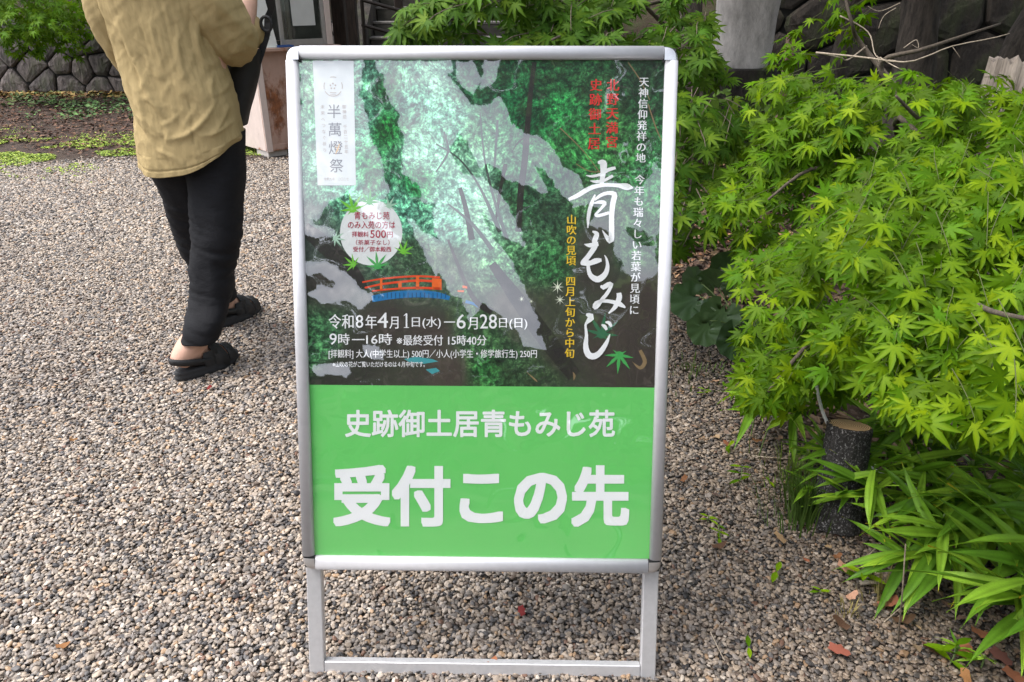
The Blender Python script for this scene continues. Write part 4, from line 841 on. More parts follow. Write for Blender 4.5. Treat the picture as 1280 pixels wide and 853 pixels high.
# ---- earth bank behind the walls and an added one behind the camera
def bank(name, x0, x1, y0, y1, z0, z1, mat):
    n = 30; V = []; 
    for j in range(n):
        for i in range(n):
            u, v = i / (n - 1), j / (n - 1); x = x0 + (x1 - x0) * u; y = y0 + (y1 - y0) * v
            V.append((x, y, z0 + (z1 - z0) * v ** .7 + .25 * mnoise.noise(Vector((x * .5, y * .5, 0))) * v))
    o = mesh(name, V, [(j * n + i, j * n + i + 1, (j + 1) * n + i + 1, (j + 1) * n + i) for j in range(n - 1) for i in range(n - 1)], mat, None, True); tag(o, kind='structure'); return o
k = NT('forest_floor'); n1 = k.noise(5, 8, .75, k.obj()); k.l(k.ramp(n1, [(.3, (.02, .014, .009)), (.5, (.05, .035, .02)), (.7, (.05, .06, .02))]), k.b.inputs['Base Color']); k.b.inputs['Roughness'].default_value = .95; k.bump(n1, 1, .05); M['floor'] = k.m
bank('hill', -30, 30, 12.3, 32, .75, 9.5, M['floor'])
bank('hill', -30, 30, -11.5, -28, .2, 8.5, M['floor'])  # unseen bank added behind the camera to darken low reflections in the sheet
# ================================================================== WOODEN GATE BUILDING AND STEPS
M['darkwood'] = bark_mat('dark_aged_timber', (.012, .008, .006), (.05, .032, .024), (14, 14, 1.5), .4, .006); M['stepstone'] = simple('grey_granite_step', (.17, .155, .14), .9, 0, .25, 25, .5, .5, .01)
M['riser'] = simple('stained_granite_riser', (.06, .055, .045), .95, 0, .4, 9, .4, .5, .01)
bx0 = D(418, 40, 8.2)
gate = empty('timber_gate', (-1.9, 8.6, 0), 'dark timber gate posts standing between the ticket booth and the stone steps', 'gate')
for px_, wd, Y_ in ((425, .13, 8.3), (440, .12, 8.9), (500, .10, 9.6)):
    p = U(px_, 30, Y_); b = MB(); b.box((p.x, Y_, 1.5), (wd, wd, 2.9), None, .008); b.build('post', M['darkwood'], gate); b = MB(); b.box((p.x, Y_, .025), (wd + .08, wd + .08, .05), None, .008); b.build('post_base', M['stepstone'], gate)
b = MB(); b.box((U(470, 30, 8.7).x, 8.7, 2.75), (3.4, .14, .2), None, .01); b.build('beam', M['darkwood'], gate)
steps = empty('stone_steps', (-1.2, 10, 0), 'flight of weathered stone steps rising behind the top left of the sign', 'steps')
for i in range(12):
    z = .17 * (i + 1); y = 8.9 + .32 * i; b = MB(); b.box((-.55, y + .2, z - .085), (2.5, .40, .168), None, .012); s_ = b.build('step', M['riser'], steps)
    b = MB(); b.box((-.55, y + .17, z + .012), (2.52, .35, .03), None, .006); b.build('tread', M['stepstone'], s_)
for sx_ in (-1.90, .78):
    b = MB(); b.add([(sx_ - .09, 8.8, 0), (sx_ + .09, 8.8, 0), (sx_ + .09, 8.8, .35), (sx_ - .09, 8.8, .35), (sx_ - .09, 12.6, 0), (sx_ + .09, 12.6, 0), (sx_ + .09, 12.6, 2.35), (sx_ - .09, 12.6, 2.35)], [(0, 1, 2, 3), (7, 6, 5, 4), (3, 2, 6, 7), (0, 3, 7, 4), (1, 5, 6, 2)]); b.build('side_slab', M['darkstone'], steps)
hr = empty('handrail', (-1.75, 8.7, 0), 'dark metal handrail crossing in front of the stone steps', 'handrail')
M['iron'] = simple('dark_iron', (.03, .022, .018), .5, .5)
pA, pB = U(452, 0, 8.6), U(560, 30, 8.6); pC, pD = U(452, 31, 8.6), U(560, 62, 8.6)
b = MB(); b.tube([pA, pB], .018, 8); b.build('rail', M['iron'], hr); b = MB(); b.tube([pC, pD], .018, 8); b.build('rail', M['iron'], hr)
for p, q in ((pA, 1), (pB, 1)): b = MB(); b.tube([(p.x, 8.6, 0), (p.x, 8.6, p.z + .03)], .02, 8); b.build('baluster', M['iron'], hr)
# ================================================================== STONES, POSTS
def rock(name, label, cat, prof, cy, depth, mat, seed=0, pts=48, origin=None, rows=20):
    """boulder lofted through (z, x-left, x-right)"""
    V = []; rg_ = catmull([(z, a_, b_) for z, a_, b_ in prof], rows)
    for z, a_, b_ in rg_:
        for i in range(pts):
            an = 2 * PI * i / pts; c = (a_ + b_) / 2; x = c + (b_ - a_) / 2 * math.copysign(abs(math.cos(an)) ** .7, math.cos(an)); y = cy + depth * math.copysign(abs(math.sin(an)) ** .7, math.sin(an))
            d = mnoise.noise(Vector((x * 3 + seed, y * 3, z * 3))) * .03 + mnoise.noise(Vector((x * 9 + seed, y * 9, z * 9))) * .01; V.append((x + d, y + d, z))
    n = pts; Fc = [(j * n + i, j * n + (i + 1) % n, (j + 1) * n + (i + 1) % n, (j + 1) * n + i) for j in range(rows - 1) for i in range(n)] + [tuple(range(n - 1, -1, -1)), tuple((rows - 1) * n + i for i in range(n))]
    o = mesh(name, V, Fc, mat, None, True, origin=((prof[0][1] + prof[0][2]) / 2, cy, prof[0][0])); return tag(o, label, cat)
M['palestone'] = rockmat('pale_granite', (.42, .39, .37), (.72, .68, .65), 8, 0, .4)
a_, b_ = U(893, 40, 7.2), U(966, 40, 7.2); zb = U(930, 84, 7.2).z
rock('stone_monument', 'pale upright granite stone between the maples right of the sign', 'stone', [(zb, a_.x + .10, b_.x - .07), (zb + .03, a_.x + .03, b_.x - .02), (zb + .25, a_.x, b_.x), (zb + .8, a_.x + .02, b_.x + .02), (zb + 1.05, a_.x + .1, b_.x - .1)], 7.2, .18, M['palestone'])
rock('plinth_stone', 'dark rough plinth boulder under the pale upright stone', 'stone', [(0, a_.x - .3, b_.x + .25), (.2, a_.x - .28, b_.x + .22), (zb - .08, a_.x - .15, b_.x + .1), (zb + .002, a_.x - .02, b_.x + .0)], 7.25, .4, M['darkstone'], 5)
kp = G(862, 163); b = MB(); b.box((kp.x + .05, kp.y, .08), (.9, .3, .16), None, .02); ks = b.build('kerb_stone', simple('tan_kerb_stone', (.30, .21, .15), .9, 0, .25, 12, .6, .5, .02), None, False, origin=(kp.x, kp.y, 0)); tag(ks, 'low tan stone block on the ground behind the right edge of the sign', 'stone')
# weathered grey post, jagged top
wp = U(1268, 130, 2.9); wroot = empty('wooden_post', (wp.x, 2.9, 0), 'weathered grey wooden post with a jagged split top at the right edge', 'post')
V = []; n = 40; zt = U(1268, 72, 2.9).z; rows_ = 24
for j in range(rows_):
    z = zt * j / (rows_ - 1)
    for i in range(n):
        an = 2 * PI * i / n; rr = .115 + .012 * ridge(math.cos(an) * 3.5, math.sin(an) * 3.5, z * .6) + .01 * mnoise.noise(Vector((math.cos(an) * 2, math.sin(an) * 2, z * 3)))
        top_ = (.02 * mnoise.noise(Vector((math.cos(an) * 5, math.sin(an) * 5, 1))) - .035 * max(0, ridge(math.cos(an) * 5, math.sin(an) * 5, 7) - .4)) if j == rows_ - 1 else 0
        V.append((wp.x + rr * math.cos(an), 2.9 + rr * math.sin(an), z + top_))
V.append((wp.x, 2.9, zt - .05))
mesh('shaft', V, [(j * n + i, j * n + (i + 1) % n, (j + 1) * n + (i + 1) % n, (j + 1) * n + i) for j in range(rows_ - 1) for i in range(n)] + [((rows_ - 1) * n + i, (rows_ - 1) * n + (i + 1) % n, rows_ * n) for i in range(n)], bark_mat('weathered_grey_wood', (.12, .095, .075), (.42, .35, .29), (16, 16, 1.6), 1, .015), wroot, False)
b = MB(); p = U(990, 42, 4.6); b.box((p.x, 4.6, p.z / 2), (.045, .045, p.z), None, .004); o = b.build('wooden_stake', simple('reddish_wood', (.16, .09, .07), .85, 0, .3, 20, .3), None, False, origin=(p.x, 4.6, 0)); tag(o, 'thin square wooden stake behind the shrub right of the pale stone', 'stake')
# cut log post by the bamboo grass
LP = G(1044, 657); LT = Vector((LP.x + .035, LP.y + .06, CH)); 
dl = (U(1062, 533, LP.y + .07)); root = empty('log_post', (LP.x, LP.y, 0), 'short blackened log post with a pale sawn top beside the bamboo grass', 'log post')
k = NT('charred_bark'); P_ = k.obj((20, 20, 7)); n1 = k.noise(2.4, 9, .78, P_); n3 = k.noise(9, 5, .8, k.obj((20, 20, 14)))
col = k.ramp(n1, [(.3, (.012, .011, .012)), (.55, (.035, .03, .028)), (.7, (.09, .08, .075))]); col = k.mix(k.ramp(n3, [(.55, (0, 0, 0)), (.63, (1, 1, 1))]), col, (.42, .40, .39, 1)); k.l(col, k.b.inputs['Base Color']); k.b.inputs['Roughness'].default_value = .85; k.bump(n1, 1, .02); M['char'] = k.m
k = NT('sawn_end_grain'); tc = k.n('ShaderNodeTexCoord'); wv = k.n('ShaderNodeTexWave'); wv.wave_type = 'RINGS'; wv.rings_direction = 'Z'; wv.inputs['Scale'].default_value = 60; wv.inputs['Distortion'].default_value = 3; wv.inputs['Detail'].default_value = 3
k.l(tc.outputs['Object'], wv.inputs['Vector']); k.l(k.ramp(wv.outputs['Fac'], [(0, (.14, .07, .03)), (.5, (.40, .24, .11)), (1, (.60, .42, .23))]), k.b.inputs['Base Color']); k.b.inputs['Roughness'].default_value = .85; M['endgrain'] = k.m
axis_ = (dl - Vector((LP.x, LP.y, 0))); n = 48; V = []; rws = 22; ux_ = Vector((1, 0, -axis_.x / axis_.z)).normalized(); uy_ = Vector((0, 1, -axis_.y / axis_.z)).normalized()
for j in range(rws + 1):
    t_ = min(j, rws - 1) / (rws - 1); c = Vector((LP.x, LP.y, 0)) + axis_ * t_
    for i in range(n):
        an = 2 * PI * i / n; rr = .054 + .007 * ridge(math.cos(an) * 3.4, math.sin(an) * 3.4, t_ * 1.3) * 1 + .004 * mnoise.noise(Vector((math.cos(an) * 6, math.sin(an) * 6, t_ * 9))); rr += .008 * (1 - t_) ** 3
        if j == rws: rr -= .005
        V.append(c + ux_ * rr * math.cos(an) + uy_ * rr * math.sin(an) + (Vector((0, 0, .003)) if j == rws else Vector((0, 0, 0))))
mesh('bark', V, [(j * n + i, j * n + (i + 1) % n, (j + 1) * n + (i + 1) % n, (j + 1) * n + i) for j in range(rws) for i in range(n)], M['char'], root, True)
mesh('sawn_top', [v + Vector((0, 0, .0015)) for v in V[-n:]], [tuple(range(n))], M['endgrain'], root, origin=dl)
# white rope through the bamboo grass
rp = catmull([D(1018, 470, 2.18), D(1024, 500, 2.16), D(1031, 522, 2.14), D(1045, 548, 2.13), D(1062, 566, 2.12), D(1085, 583, 2.10), D(1115, 600, 2.08), D(1150, 614, 2.04), D(1190, 630, 2.0), D(1230, 646, 1.94), D(1285, 668, 1.86), D(1400, 705, 1.75)], 160)
b = MB(); P0 = [Vector(p) for p in rp]
for s_ in range(3): b.tube([p + Vector((0, math.cos(i * .55 + s_ * 2.09), math.sin(i * .55 + s_ * 2.09))) * .0032 for i, p in enumerate(P0)], .0036, 6)
o = b.build('rope', simple('white_rope', (.72, .71, .69), .8, 0, .06, 200, .2), None, True, origin=P0[80]); tag(o, 'twisted white rope running through the bamboo grass behind the log post', 'rope')
# ================================================================== MAPLES
def maple_leaf(seed, lobes=7, droop=.25):
    """unit leaf: base at the origin, middle lobe along +y, face up +z; about 1 long; petiole behind"""
    rn = random.Random(seed); V = [(0, 0, 0)]; Fc = []
    angs = [-118, -78, -40, 0, 40, 78, 118] if lobes == 7 else [-90, -46, 0, 46, 90]
    lens = [.36, .70, .93, 1.0, .93, .70, .36] if lobes == 7 else [.5, .85, 1, .85, .5]
    angs = [a_ + rn.uniform(-5, 5) for a_ in angs]; lens = [l_ * rn.uniform(.88, 1.08) for l_ in lens]
    def zz(r_, an): return -droop * r_ * r_ * (.6 + .4 * abs(math.sin(R(an)))) + .04 * math.sin(r_ * 5 + seed)
    val = []
    for i in range(len(angs) + 1):
        if i == 0: an, r_ = angs[0] - 26, .10
        elif i == len(angs): an, r_ = angs[-1] + 26, .10
        else: an, r_ = (angs[i - 1] + angs[i]) / 2, .25
        V.append((r_ * math.sin(R(an)), r_ * math.cos(R(an)), zz(r_, an) - .02)); val.append(len(V) - 1)
    for i, (an, ln) in enumerate(zip(angs, lens)):
        b_ = len(V); hw = .118 * (ln ** .5)
        def P_(r_, s_, z_): return (r_ * math.sin(R(an)) + s_ * math.cos(R(an)), r_ * math.cos(R(an)) - s_ * math.sin(R(an)), zz(r_, an) + z_)
        V += [P_(ln * .5, 0, -.035), P_(ln, rn.uniform(-.03, .03), -.02), P_(ln * .50, -hw, .015), P_(ln * .50, hw, .015), P_(ln * .78, -hw * .55, .005), P_(ln * .78, hw * .55, .005)]
        m_, t_, l1, r1, l2, r2 = range(b_, b_ + 6)
        Fc += [(0, m_, val[i]), (val[i], m_, l1), (l1, m_, l2), (l2, m_, t_), (t_, m_, r2), (r2, m_, r1), (r1, m_, val[i + 1]), (0, val[i + 1], m_)]
    b_ = len(V); V += [(-.012, 0, 0), (.012, 0, 0), (.008, -.32, .04), (-.008, -.32, .04)]; Fc += [(b_, b_ + 1, b_ + 2, b_ + 3)]
    return np.array(V), Fc
LEAFV = [maple_leaf(i, 7, (.15, .3, .5, .22, .62, .05, .38, .28)[i]) for i in range(8)]
def leaf_mesh(V, Fc, name, mat, tone=None):
    me = bpy.data.meshes.new(name); me.from_pydata(V.tolist(), [], Fc); me.materials.append(mat)
    a = me.color_attributes.new('col', 'FLOAT_COLOR', 'POINT'); a.data.foreach_set('color', [1.0] * 4 * len(V) if tone is None else np.asarray(tone, float).ravel().tolist()); me.polygons.foreach_set('use_smooth', [True] * len(me.polygons)); return me
def frame_of(t, n):
    t = np.asarray(t, float); t = t / np.linalg.norm(t); n = np.asarray(n, float); n = n - t * n.dot(t); n = n / (np.linalg.norm(n) + 1e-9)
    return np.stack([np.cross(t, n), t, n], 1)      # columns x, y, z
def inside(poly, px, py): return psd(np.array([px], float), np.array([py], float), poly)[0] > 0
def idw(anch_, px, py):
    s_ = 0; w_ = 0
    for x, y, v in anch_: q = 1 / ((x - px) ** 2 + (y - py) ** 2 + 400) ** 1.5; s_ += q * v; w_ += q
    return s_ / w_
def place_leaves(leaves, root, meshes, partcap, mat, stuffname='foliage', tonevar=.35):
    """leaves: (position, frame, size, variant). The ones that show largest become parts, the others one joined part."""
    if not leaves: return
    P_ = np.array([l[0] for l in leaves]); px, py, dep = proj(P_)
    sc_ = np.array([l[2] for l in leaves]) / np.maximum(dep, .1) * F
    facing = np.array([abs(float(np.dot(l[1][:, 2], (np.array([0, 0, CH]) - l[0]) / np.linalg.norm(np.array([0, 0, CH]) - l[0])))) for l in leaves])
    vis = (px > 0) & (px < 1280) & (py > 0) & (py < 853) & (dep > 0) & ~((px > 362) & (px < 842) & (py > 62) & (py < 712) & (dep > 1.5))
    score = np.where(vis, sc_ * (.5 + facing) - dep * 0, -1); 
    # prefer leaves lying in front of others: bin the picture and rank by depth
    if partcap:
        binz = {}
        for i in np.where(vis)[0]: binz.setdefault((int(px[i] // 34), int(py[i] // 34)), []).append(i)
        order = []
        for b_ in binz.values(): b_.sort(key=lambda i: dep[i])
        r_ = 0
        while len(order) < partcap and any(len(b_) > r_ for b_ in binz.values()):
            lay = [b_[r_] for b_ in binz.values() if len(b_) > r_]; lay.sort(key=lambda i: -score[i]); order += lay; r_ += 1
        parts = set(order[:partcap])
    else: parts = set()
    o0 = absloc(root)
    for i in parts:
        pos, fr_, sz, v = leaves[i]; o = bpy.data.objects.new('leaf', meshes[v]); COL.objects.link(o); o.parent = root
        Mx_ = Matrix([[*(fr_[r_] * sz), pos[r_] - o0[r_]] for r_ in range(3)] + [[0, 0, 0, 1]]); o.matrix_local = Mx_
    V = []; Fc = []; C_ = []; base = 0; LFs = {}
    for i, (pos, fr_, sz, v) in enumerate(leaves):
        if i in parts: continue
        me = meshes[v]
        if v not in LFs:
            LFs[v] = (np.array([x.co[:] for x in me.vertices]), [tuple(p.vertices) for p in me.polygons])
        lv, lf_ = LFs[v]; V.append(lv @ (fr_ * sz).T + pos); Fc += [tuple(base + q for q in f_) for f_ in lf_]; base += len(lv)
        k_ = rng.uniform(1 - tonevar, 1 + tonevar); C_.append(np.tile([k_ * rng.uniform(.85, 1.2), k_, k_ * .95, 1], (len(lv), 1)))
    if V:
        o = mesh(stuffname, np.concatenate(V), Fc, mat, root, True, None, np.concatenate(C_), 'stuff')
def spray(leaves, P, d, ln, nodes, size, up, nv, twigs, sz_jit=.25, rs=None):
    """a twig from P along d with opposite leaf pairs and one leaf at its tip"""
    P = np.asarray(P, float); d = np.asarray(d, float); d /= np.linalg.norm(d); up = np.asarray(up, float)
    pts = [P.copy()]; c = P.copy(); dd_ = d.copy()
    for i in range(nodes):
        c = c + dd_ * ln / nodes; dd_ = dd_ + np.array([0, 0, -.10]) + rng.normal(0, .06, 3); dd_ /= np.linalg.norm(dd_); pts.append(c.copy())
        side = np.cross(dd_, up); side /= np.linalg.norm(side) + 1e-9
        for s_ in (-1, 1):
            if rng.random() < .1: continue
            t_ = dd_ * .55 + side * s_ * .8 + np.array([0, 0, -.34]) + rng.normal(0, .22, 3); n_ = up + rng.normal(0, .36, 3); sz = size * rng.uniform(1 - sz_jit, 1 + sz_jit)
            fr_ = frame_of(t_, n_); leaves.append((c + fr_[:, 1] * sz * .35, fr_, sz, int(rng.integers(nv))))
    fr_ = frame_of(dd_ + np.array([0, 0, -.25]), up + rng.normal(0, .2, 3)); sz = size * rng.uniform(.9, 1.2); leaves.append((c + fr_[:, 1] * sz * .3, fr_, sz, int(rng.integers(nv))))
    twigs.append(pts)
def limb(mb, pts, r0, r1, n=8, m=14, jit=.06):
    c = catmull(pts, m); mb.tube([Vector(p) for p in c], [r0 + (r1 - r0) * (i / (m - 1)) ** .8 for i in range(m)], n, jit=jit)
def maple_tone(V, nl=7):
    t = np.ones((len(V), 4)); t[0, :3] = (1.35, 1.2, 1.0); b = 1 + nl + 1
    for i in range(nl):
        q = b + i * 6; t[q, :3] = (1.3, 1.15, 1.0); t[q + 1, :3] = (.95, .85, .8); t[q + 2:q + 6, :3] = (.80, .86, .85)
    return t
M_LEAF = [leaf_mesh(V, Fc, 'maple_leaf', M['maple'], maple_tone(V)) for V, Fc in LEAFV]
M_LEAFD = [leaf_mesh(V, Fc, 'shade_tinted_maple_leaf', M['maple_dark'], maple_tone(V)) for V, Fc in LEAFV]
# --- the big bush-like maple at the right
outB = [(962,92),(985,60),(1010,20),(1000,-30),(1090,-30),(1085,40),(1060,80),(1100,100),(1130,90),(1210,72),(1250,86),(1270,110),(1330,150),(1420,200),(1460,420),(1420,560),(1320,575),(1270,560),(1240,575),(1170,560),(1130,545),(1085,515),(1040,510),(985,528),(960,520),(950,492),(905,500),(935,470),(948,420),(940,370),(925,330),(955,290),(912,260),(905,235),(945,190),(975,140)]
depB = [(1280,420,1.42),(1400,420,1.3),(1280,520,1.45),(1400,250,1.6),(1280,250,1.7),(1280,100,2.2),(1100,300,1.72),(1100,120,2.4),(960,200,2.6),(930,400,2.3),(1000,500,1.95),(1150,500,1.5),(1030,20,3.0),(950,260,2.5),(1010,400,2.0),(1150,400,1.5)]
trunkB = np.array([1.55, 2.75, 0.0])
treeB = empty('maple_tree', trunkB, 'bright green young leaved maple spreading low over the right edge of the gravel', 'tree')
lv, tw = [], []
def fill(outl, depf, nspr, size, back, trunk, leaves, twigs, updir, ln=.15, nodes=3, outw=.8, dens=None, dback=.5):
    xs = [p[0] for p in outl]; ys = [p[1] for p in outl]; cnt = 0; tries = 0
    while cnt < nspr and tries < nspr * 20:
        tries += 1; x, y = rng.uniform(min(xs), max(xs)), rng.uniform(min(ys), max(ys))
        if not inside(outl, x, y): continue
        if dens is not None and rng.random() > dens(x, y): continue
        dp = idw(depf, x, y); dp2 = dp + rng.exponential(back) * dback / .5 * .5 + rng.normal(0, .04)
        P_ = np.array(D(x, y, dp2)); out = P_ - (trunk + np.array([0, 0, P_[2] * .6 + .3])); out[2] *= .25; out /= np.linalg.norm(out) + 1e-9
        d_ = out * outw + np.array([0, 0, -.22]) + rng.normal(0, .22, 3)
        spray(leaves, P_ - d_ * ln * .6, d_, ln, nodes, size, updir + out * .45 + rng.normal(0, .12, 3), 8, twigs); cnt += 1
def densB(x, y):
    if 1050 < x < 1250 and 150 < y < 205: return .7
    if 1085 < x < 1250 and y < 130: return .6
    if 960 < x < 1100 and y < 90: return .8
    return 1.0
upB = np.array([-.12, -.42, .85])
fill(outB, depB, 620, .050, .34, trunkB, lv, tw, upB, dens=densB)
fill([(1040,500),(1100,470),(1280,470),(1400,480),(1420,600),(1290,590),(1240,575),(1160,560)], [(1150,520,1.45),(1400,520,1.25)], 40, .05, .1, trunkB, lv, tw, upB)
fill([(965,95),(1060,85),(1130,100),(1230,80),(1290,130),(1300,270),(1100,260),(930,300),(930,210)], [(960,200,2.6),(1100,120,2.6),(1100,250,2.2),(1280,200,2.0),(1280,100,2.4)], 130, .048, .25, trunkB, lv, tw, upB)
fill([(905,495),(960,470),(1010,480),(985,520),(955,540)], [(950,500,2.0)], 8, .056, .05, trunkB, lv, tw, upB)
ybx, yby = [880, 905, 960, 1040, 1100, 1170, 1240, 1290, 1500], [498, 500, 520, 508, 512, 545, 562, 552, 560]
Pq = np.array([l[0] + l[1][:, 1] * l[2] * .55 for l in lv]); qx, qy, _ = proj(Pq); lv = [l for l, a_, b_ in zip(lv, qx, qy) if b_ < np.interp(a_, ybx, yby) and not (1000 < a_ < 1095 and b_ > 488 and l[0][1] < 1.9)]
Tq = np.array([t_[-1] for t_ in tw]); qx, qy, _ = proj(Tq); tw = [t_ for t_, a_, b_ in zip(tw, qx, qy) if b_ < np.interp(a_, ybx, yby) - 25]
place_leaves(lv, treeB, M_LEAF, 300, M['maple'])
b = MB()
for pts in tw: b.tube([Vector(p) for p in pts], [.0011] * (len(pts) - 1) + [.0006], 4, cap=False)
b.build('twigs', M['twiggreen'], treeB, True, kind='stuff')
b = MB(); limb(b, [trunkB, trunkB + [-.03, .02, .35], trunkB + [.05, -.02, .7], trunkB + [.0, .0, .95]], .038, .010, 12, 24); b.build('trunk', M['bark'], treeB, True)
limbs = [[trunkB + [0, 0, .35], D(1180, 165, 2.5), D(1150, 150, 2.3), D(1120, 120, 2.2)], [trunkB + [0, 0, .5], D(1090, 230, 2.6), D(1020, 210, 2.5), D(960, 250, 2.5)], [trunkB + [0, 0, .3], D(1180, 330, 2.0), D(1220, 380, 1.6), D(1290, 400, 1.35)],
         [trunkB + [0, 0, .2], D(1060, 380, 2.3), D(1010, 430, 2.05), D(960, 490, 2.0)], [trunkB + [0, 0, .9], D(1080, 60, 2.9), D(1065, 30, 2.8), D(1050, -30, 2.8)], [trunkB + [0, 0, .9], D(1100, 85, 2.7), D(1160, 60, 2.6), D(1250, 30, 2.8)], [trunkB + [0, 0, .4], D(1160, 440, 1.8), D(1170, 500, 1.55), D(1200, 540, 1.45)], [trunkB + [0, 0, .6], D(1120, 150, 2.5), D(1190, 200, 2.3), D(1270, 170, 2.2)]]
for q in limbs: b = MB(); limb(b, q, .013, .004, 8); b.build('branch', M['barkgrey'], treeB, True)
# bare dead twigs
for pts, r0 in (([(1083,58,2.9),(1060,75,2.8),(1050,72,2.75),(1020,66,2.7)], .006), ([(1020,66,2.7),(1080,72,2.6),(1130,78,2.5),(1160,70,2.5),(1190,58,2.5),(1240,48,2.5),(1262,42,2.5)], .006), ([(1100,72,2.6),(1120,84,2.5),(1150,96,2.45)], .004), ([(1130,60,2.6),(1145,50,2.6),(1148,60,2.6),(1140,56,2.6)], .003),
                ([(1050,20,2.8),(1085,40,2.8),(1095,70,2.75),(1120,76,2.6)], .005), ([(1120,10,2.7),(1105,20,2.7),(1098,36,2.7)], .003), ([(1125,4,2.7),(1100,14,2.7),(1085,8,2.7)], .003), ([(1096,70,2.7),(1100,85,2.7),(1092,92,2.7)], .003), ([(1190,58,2.5),(1196,66,2.5),(1200,72,2.5)], .002)):
    b = MB(); limb(b, [D(*p) for p in pts], r0 * .62, r0 * .22, 6, 16, .15); b.build('dead_branch', M['deadtwig'], treeB, True)
# --- the maple behind the sign
trunkA = np.array([.95, 4.15, 0.0])
treeA = empty('maple_tree', trunkA, 'darker maple whose branches hang behind the top and right side of the sign', 'tree')
lv, tw = [], []
upA = np.array([-.05, -.5, .8])
topA = [(482,46),(505,22),(545,0),(560,-60),(870,-60),(885,-20),(882,40),(885,75),(850,90),(600,100),(520,90)]
fill(topA, [(500,40,2.6),(600,40,2.5),(700,40,2.7),(850,30,3.0)], 130, .062, .25, trunkA, lv, tw, upA)
n_front = len(lv)
sideA = [(800,40),(880,34),(905,80),(955,120),(925,170),(905,210),(920,250),(885,300),(862,292),(845,330),(780,300),(760,120)]
fill(sideA, [(860,60,2.9),(940,120,3.2),(870,250,2.6),(850,150,2.7)], 75, .062, .3, trunkA, lv, tw, upA)
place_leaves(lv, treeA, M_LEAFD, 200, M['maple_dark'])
b = MB()
for pts in tw: b.tube([Vector(p) for p in pts], [.0022] * (len(pts) - 1) + [.001], 4, cap=False)
b.build('twigs', M['twig'], treeA, True, kind='stuff')
b = MB(); limb(b, [trunkA, trunkA + [.03, 0, .6], trunkA + [-.06, -.1, 1.3], trunkA + [-.1, -.1, 2.2], trunkA + [0, 0, 3.2]], .085, .03, 12, 20); b.build('trunk', M['bark'], treeA, True)
for q in ([trunkA + [-.05, -.05, 1.2], D(850, 2, 3.4), D(800, 8, 3.0), D(740, 28, 2.8), D(690, 50, 2.6)], [trunkA + [0, 0, 1.0], D(800, 5, 3.2), D(650, 10, 2.9), D(540, 30, 2.6)], [trunkA + [0, 0, .9], D(880, 90, 3.3), D(870, 160, 2.9), D(862, 240, 2.7)]):
    b = MB(); limb(b, q, .012, .004, 8); b.build('branch', M['barkgrey'], treeA, True)
# --- trees whose crowns close over the right side, and those round the forecourt
SMALLV = [np.array([(0, -.5, 0), (.42, 0, .08), (0, .62, 0), (-.42, 0, .08)]), np.array([(0, -.45, .05), (.5, .1, -.05), (.1, .6, .05), (-.45, .15, -.02)])]
def crown(root, centers, nleaf, size, mat, tonevar=.35):
    V = []; Fc = []; C_ = []; base = 0
    w_ = np.array([c[1][0] * c[1][1] * c[1][2] for c in centers]) ** .7; w_ /= w_.sum()
    for ci, (ce, rr) in enumerate(centers):
        n = int(nleaf * w_[ci]); u = rng.normal(0, 1, (n, 3)); u /= np.linalg.norm(u, axis=1)[:, None]; rad_ = rng.random(n) ** .45
        clump = np.array([mnoise.noise(Vector(q * 2.2 + np.array(ce))) for q in u * rad_[:, None]])
        keep = clump > -.18; pos = np.array(ce) + (u * rad_[:, None] * np.array(rr)); tone = 1 + clump * .5
        for p, t_, kp_ in zip(pos, tone, keep):
            if not kp_: continue
            fr_ = frame_of(rng.normal(0, 1, 3) + [0, 0, -.4], rng.normal(0, .6, 3) + [0, 0, 1]); sv = SMALLV[int(rng.integers(2))]
            V.append(sv @ (fr_ * size * rng.uniform(.7, 1.3)).T + p); Fc.append((base, base + 1, base + 2, base + 3)); base += 4
            q_ = t_ * rng.uniform(1 - tonevar, 1 + tonevar); C_.append(np.tile([q_, q_, q_, 1], (4, 1)))
    return mesh('crown', np.concatenate(V), Fc, mat, root, False, None, np.concatenate(C_), 'stuff')
def tree(x, y, label, trunk_pts, r0, centers, nleaf, size, mat, group=None, barkm=None):
    rt = empty('tree', (x, y, 0), label, 'tree', group); b = MB(); limb(b, [np.array([x, y, 0]) + p for p in trunk_pts], r0, r0 * .45, 14, 24, .08); b.build('trunk', barkm or M['bark'], rt, True)
    top_ = np.array([x, y, 0]) + trunk_pts[-1]
    for ce, rr in centers[:5]:
        b = MB(); mid = (top_ + np.array(ce)) / 2 + rng.normal(0, .15, 3); limb(b, [top_ - [0, 0, .3], mid, np.array(ce)], r0 * .35, r0 * .1, 7, 10); b.build('branch', barkm or M['bark'], rt, True)
    crown(rt, centers, nleaf, size, mat); return rt
A_ = np.array
tree(2.55, 5.2, 'leaning rough barked dark tree trunk right of the dead twigs in the upper right', [A_([0, 0, 0]), A_([.1, 0, .8]), A_([.0, .05, 1.8]), A_([-.2, 0, 3.0])], .17, [((2.4, 4.4, 3.4), (1.9, 1.8, .7)), ((1.0, 4.6, 3.1), (1.3, 1.5, .6)), ((3.8, 4.0, 3.1), (1.5, 1.6, .7)), ((1.9, 3.1, 2.9), (1.3, .8, .4)), ((3.4, 2.7, 3.0), (1.2, .9, .5))], 11000, .12, M['canopy'])
tree(3.55, 5.9, 'broad dark tree trunk in front of the mossy retaining wall, farthest right', [A_([0, 0, 0]), A_([.25, 0, .9]), A_([.5, .05, 1.9]), A_([.6, 0, 3.4])], .24, [((4.2, 5.8, 4.0), (2.2, 2, 1.0)), ((2.2, 6.5, 3.8), (2, 1.6, .9)), ((6.2, 5, 3.2), (1.2, 2, 1.4))], 8000, .14, M['canopy'])
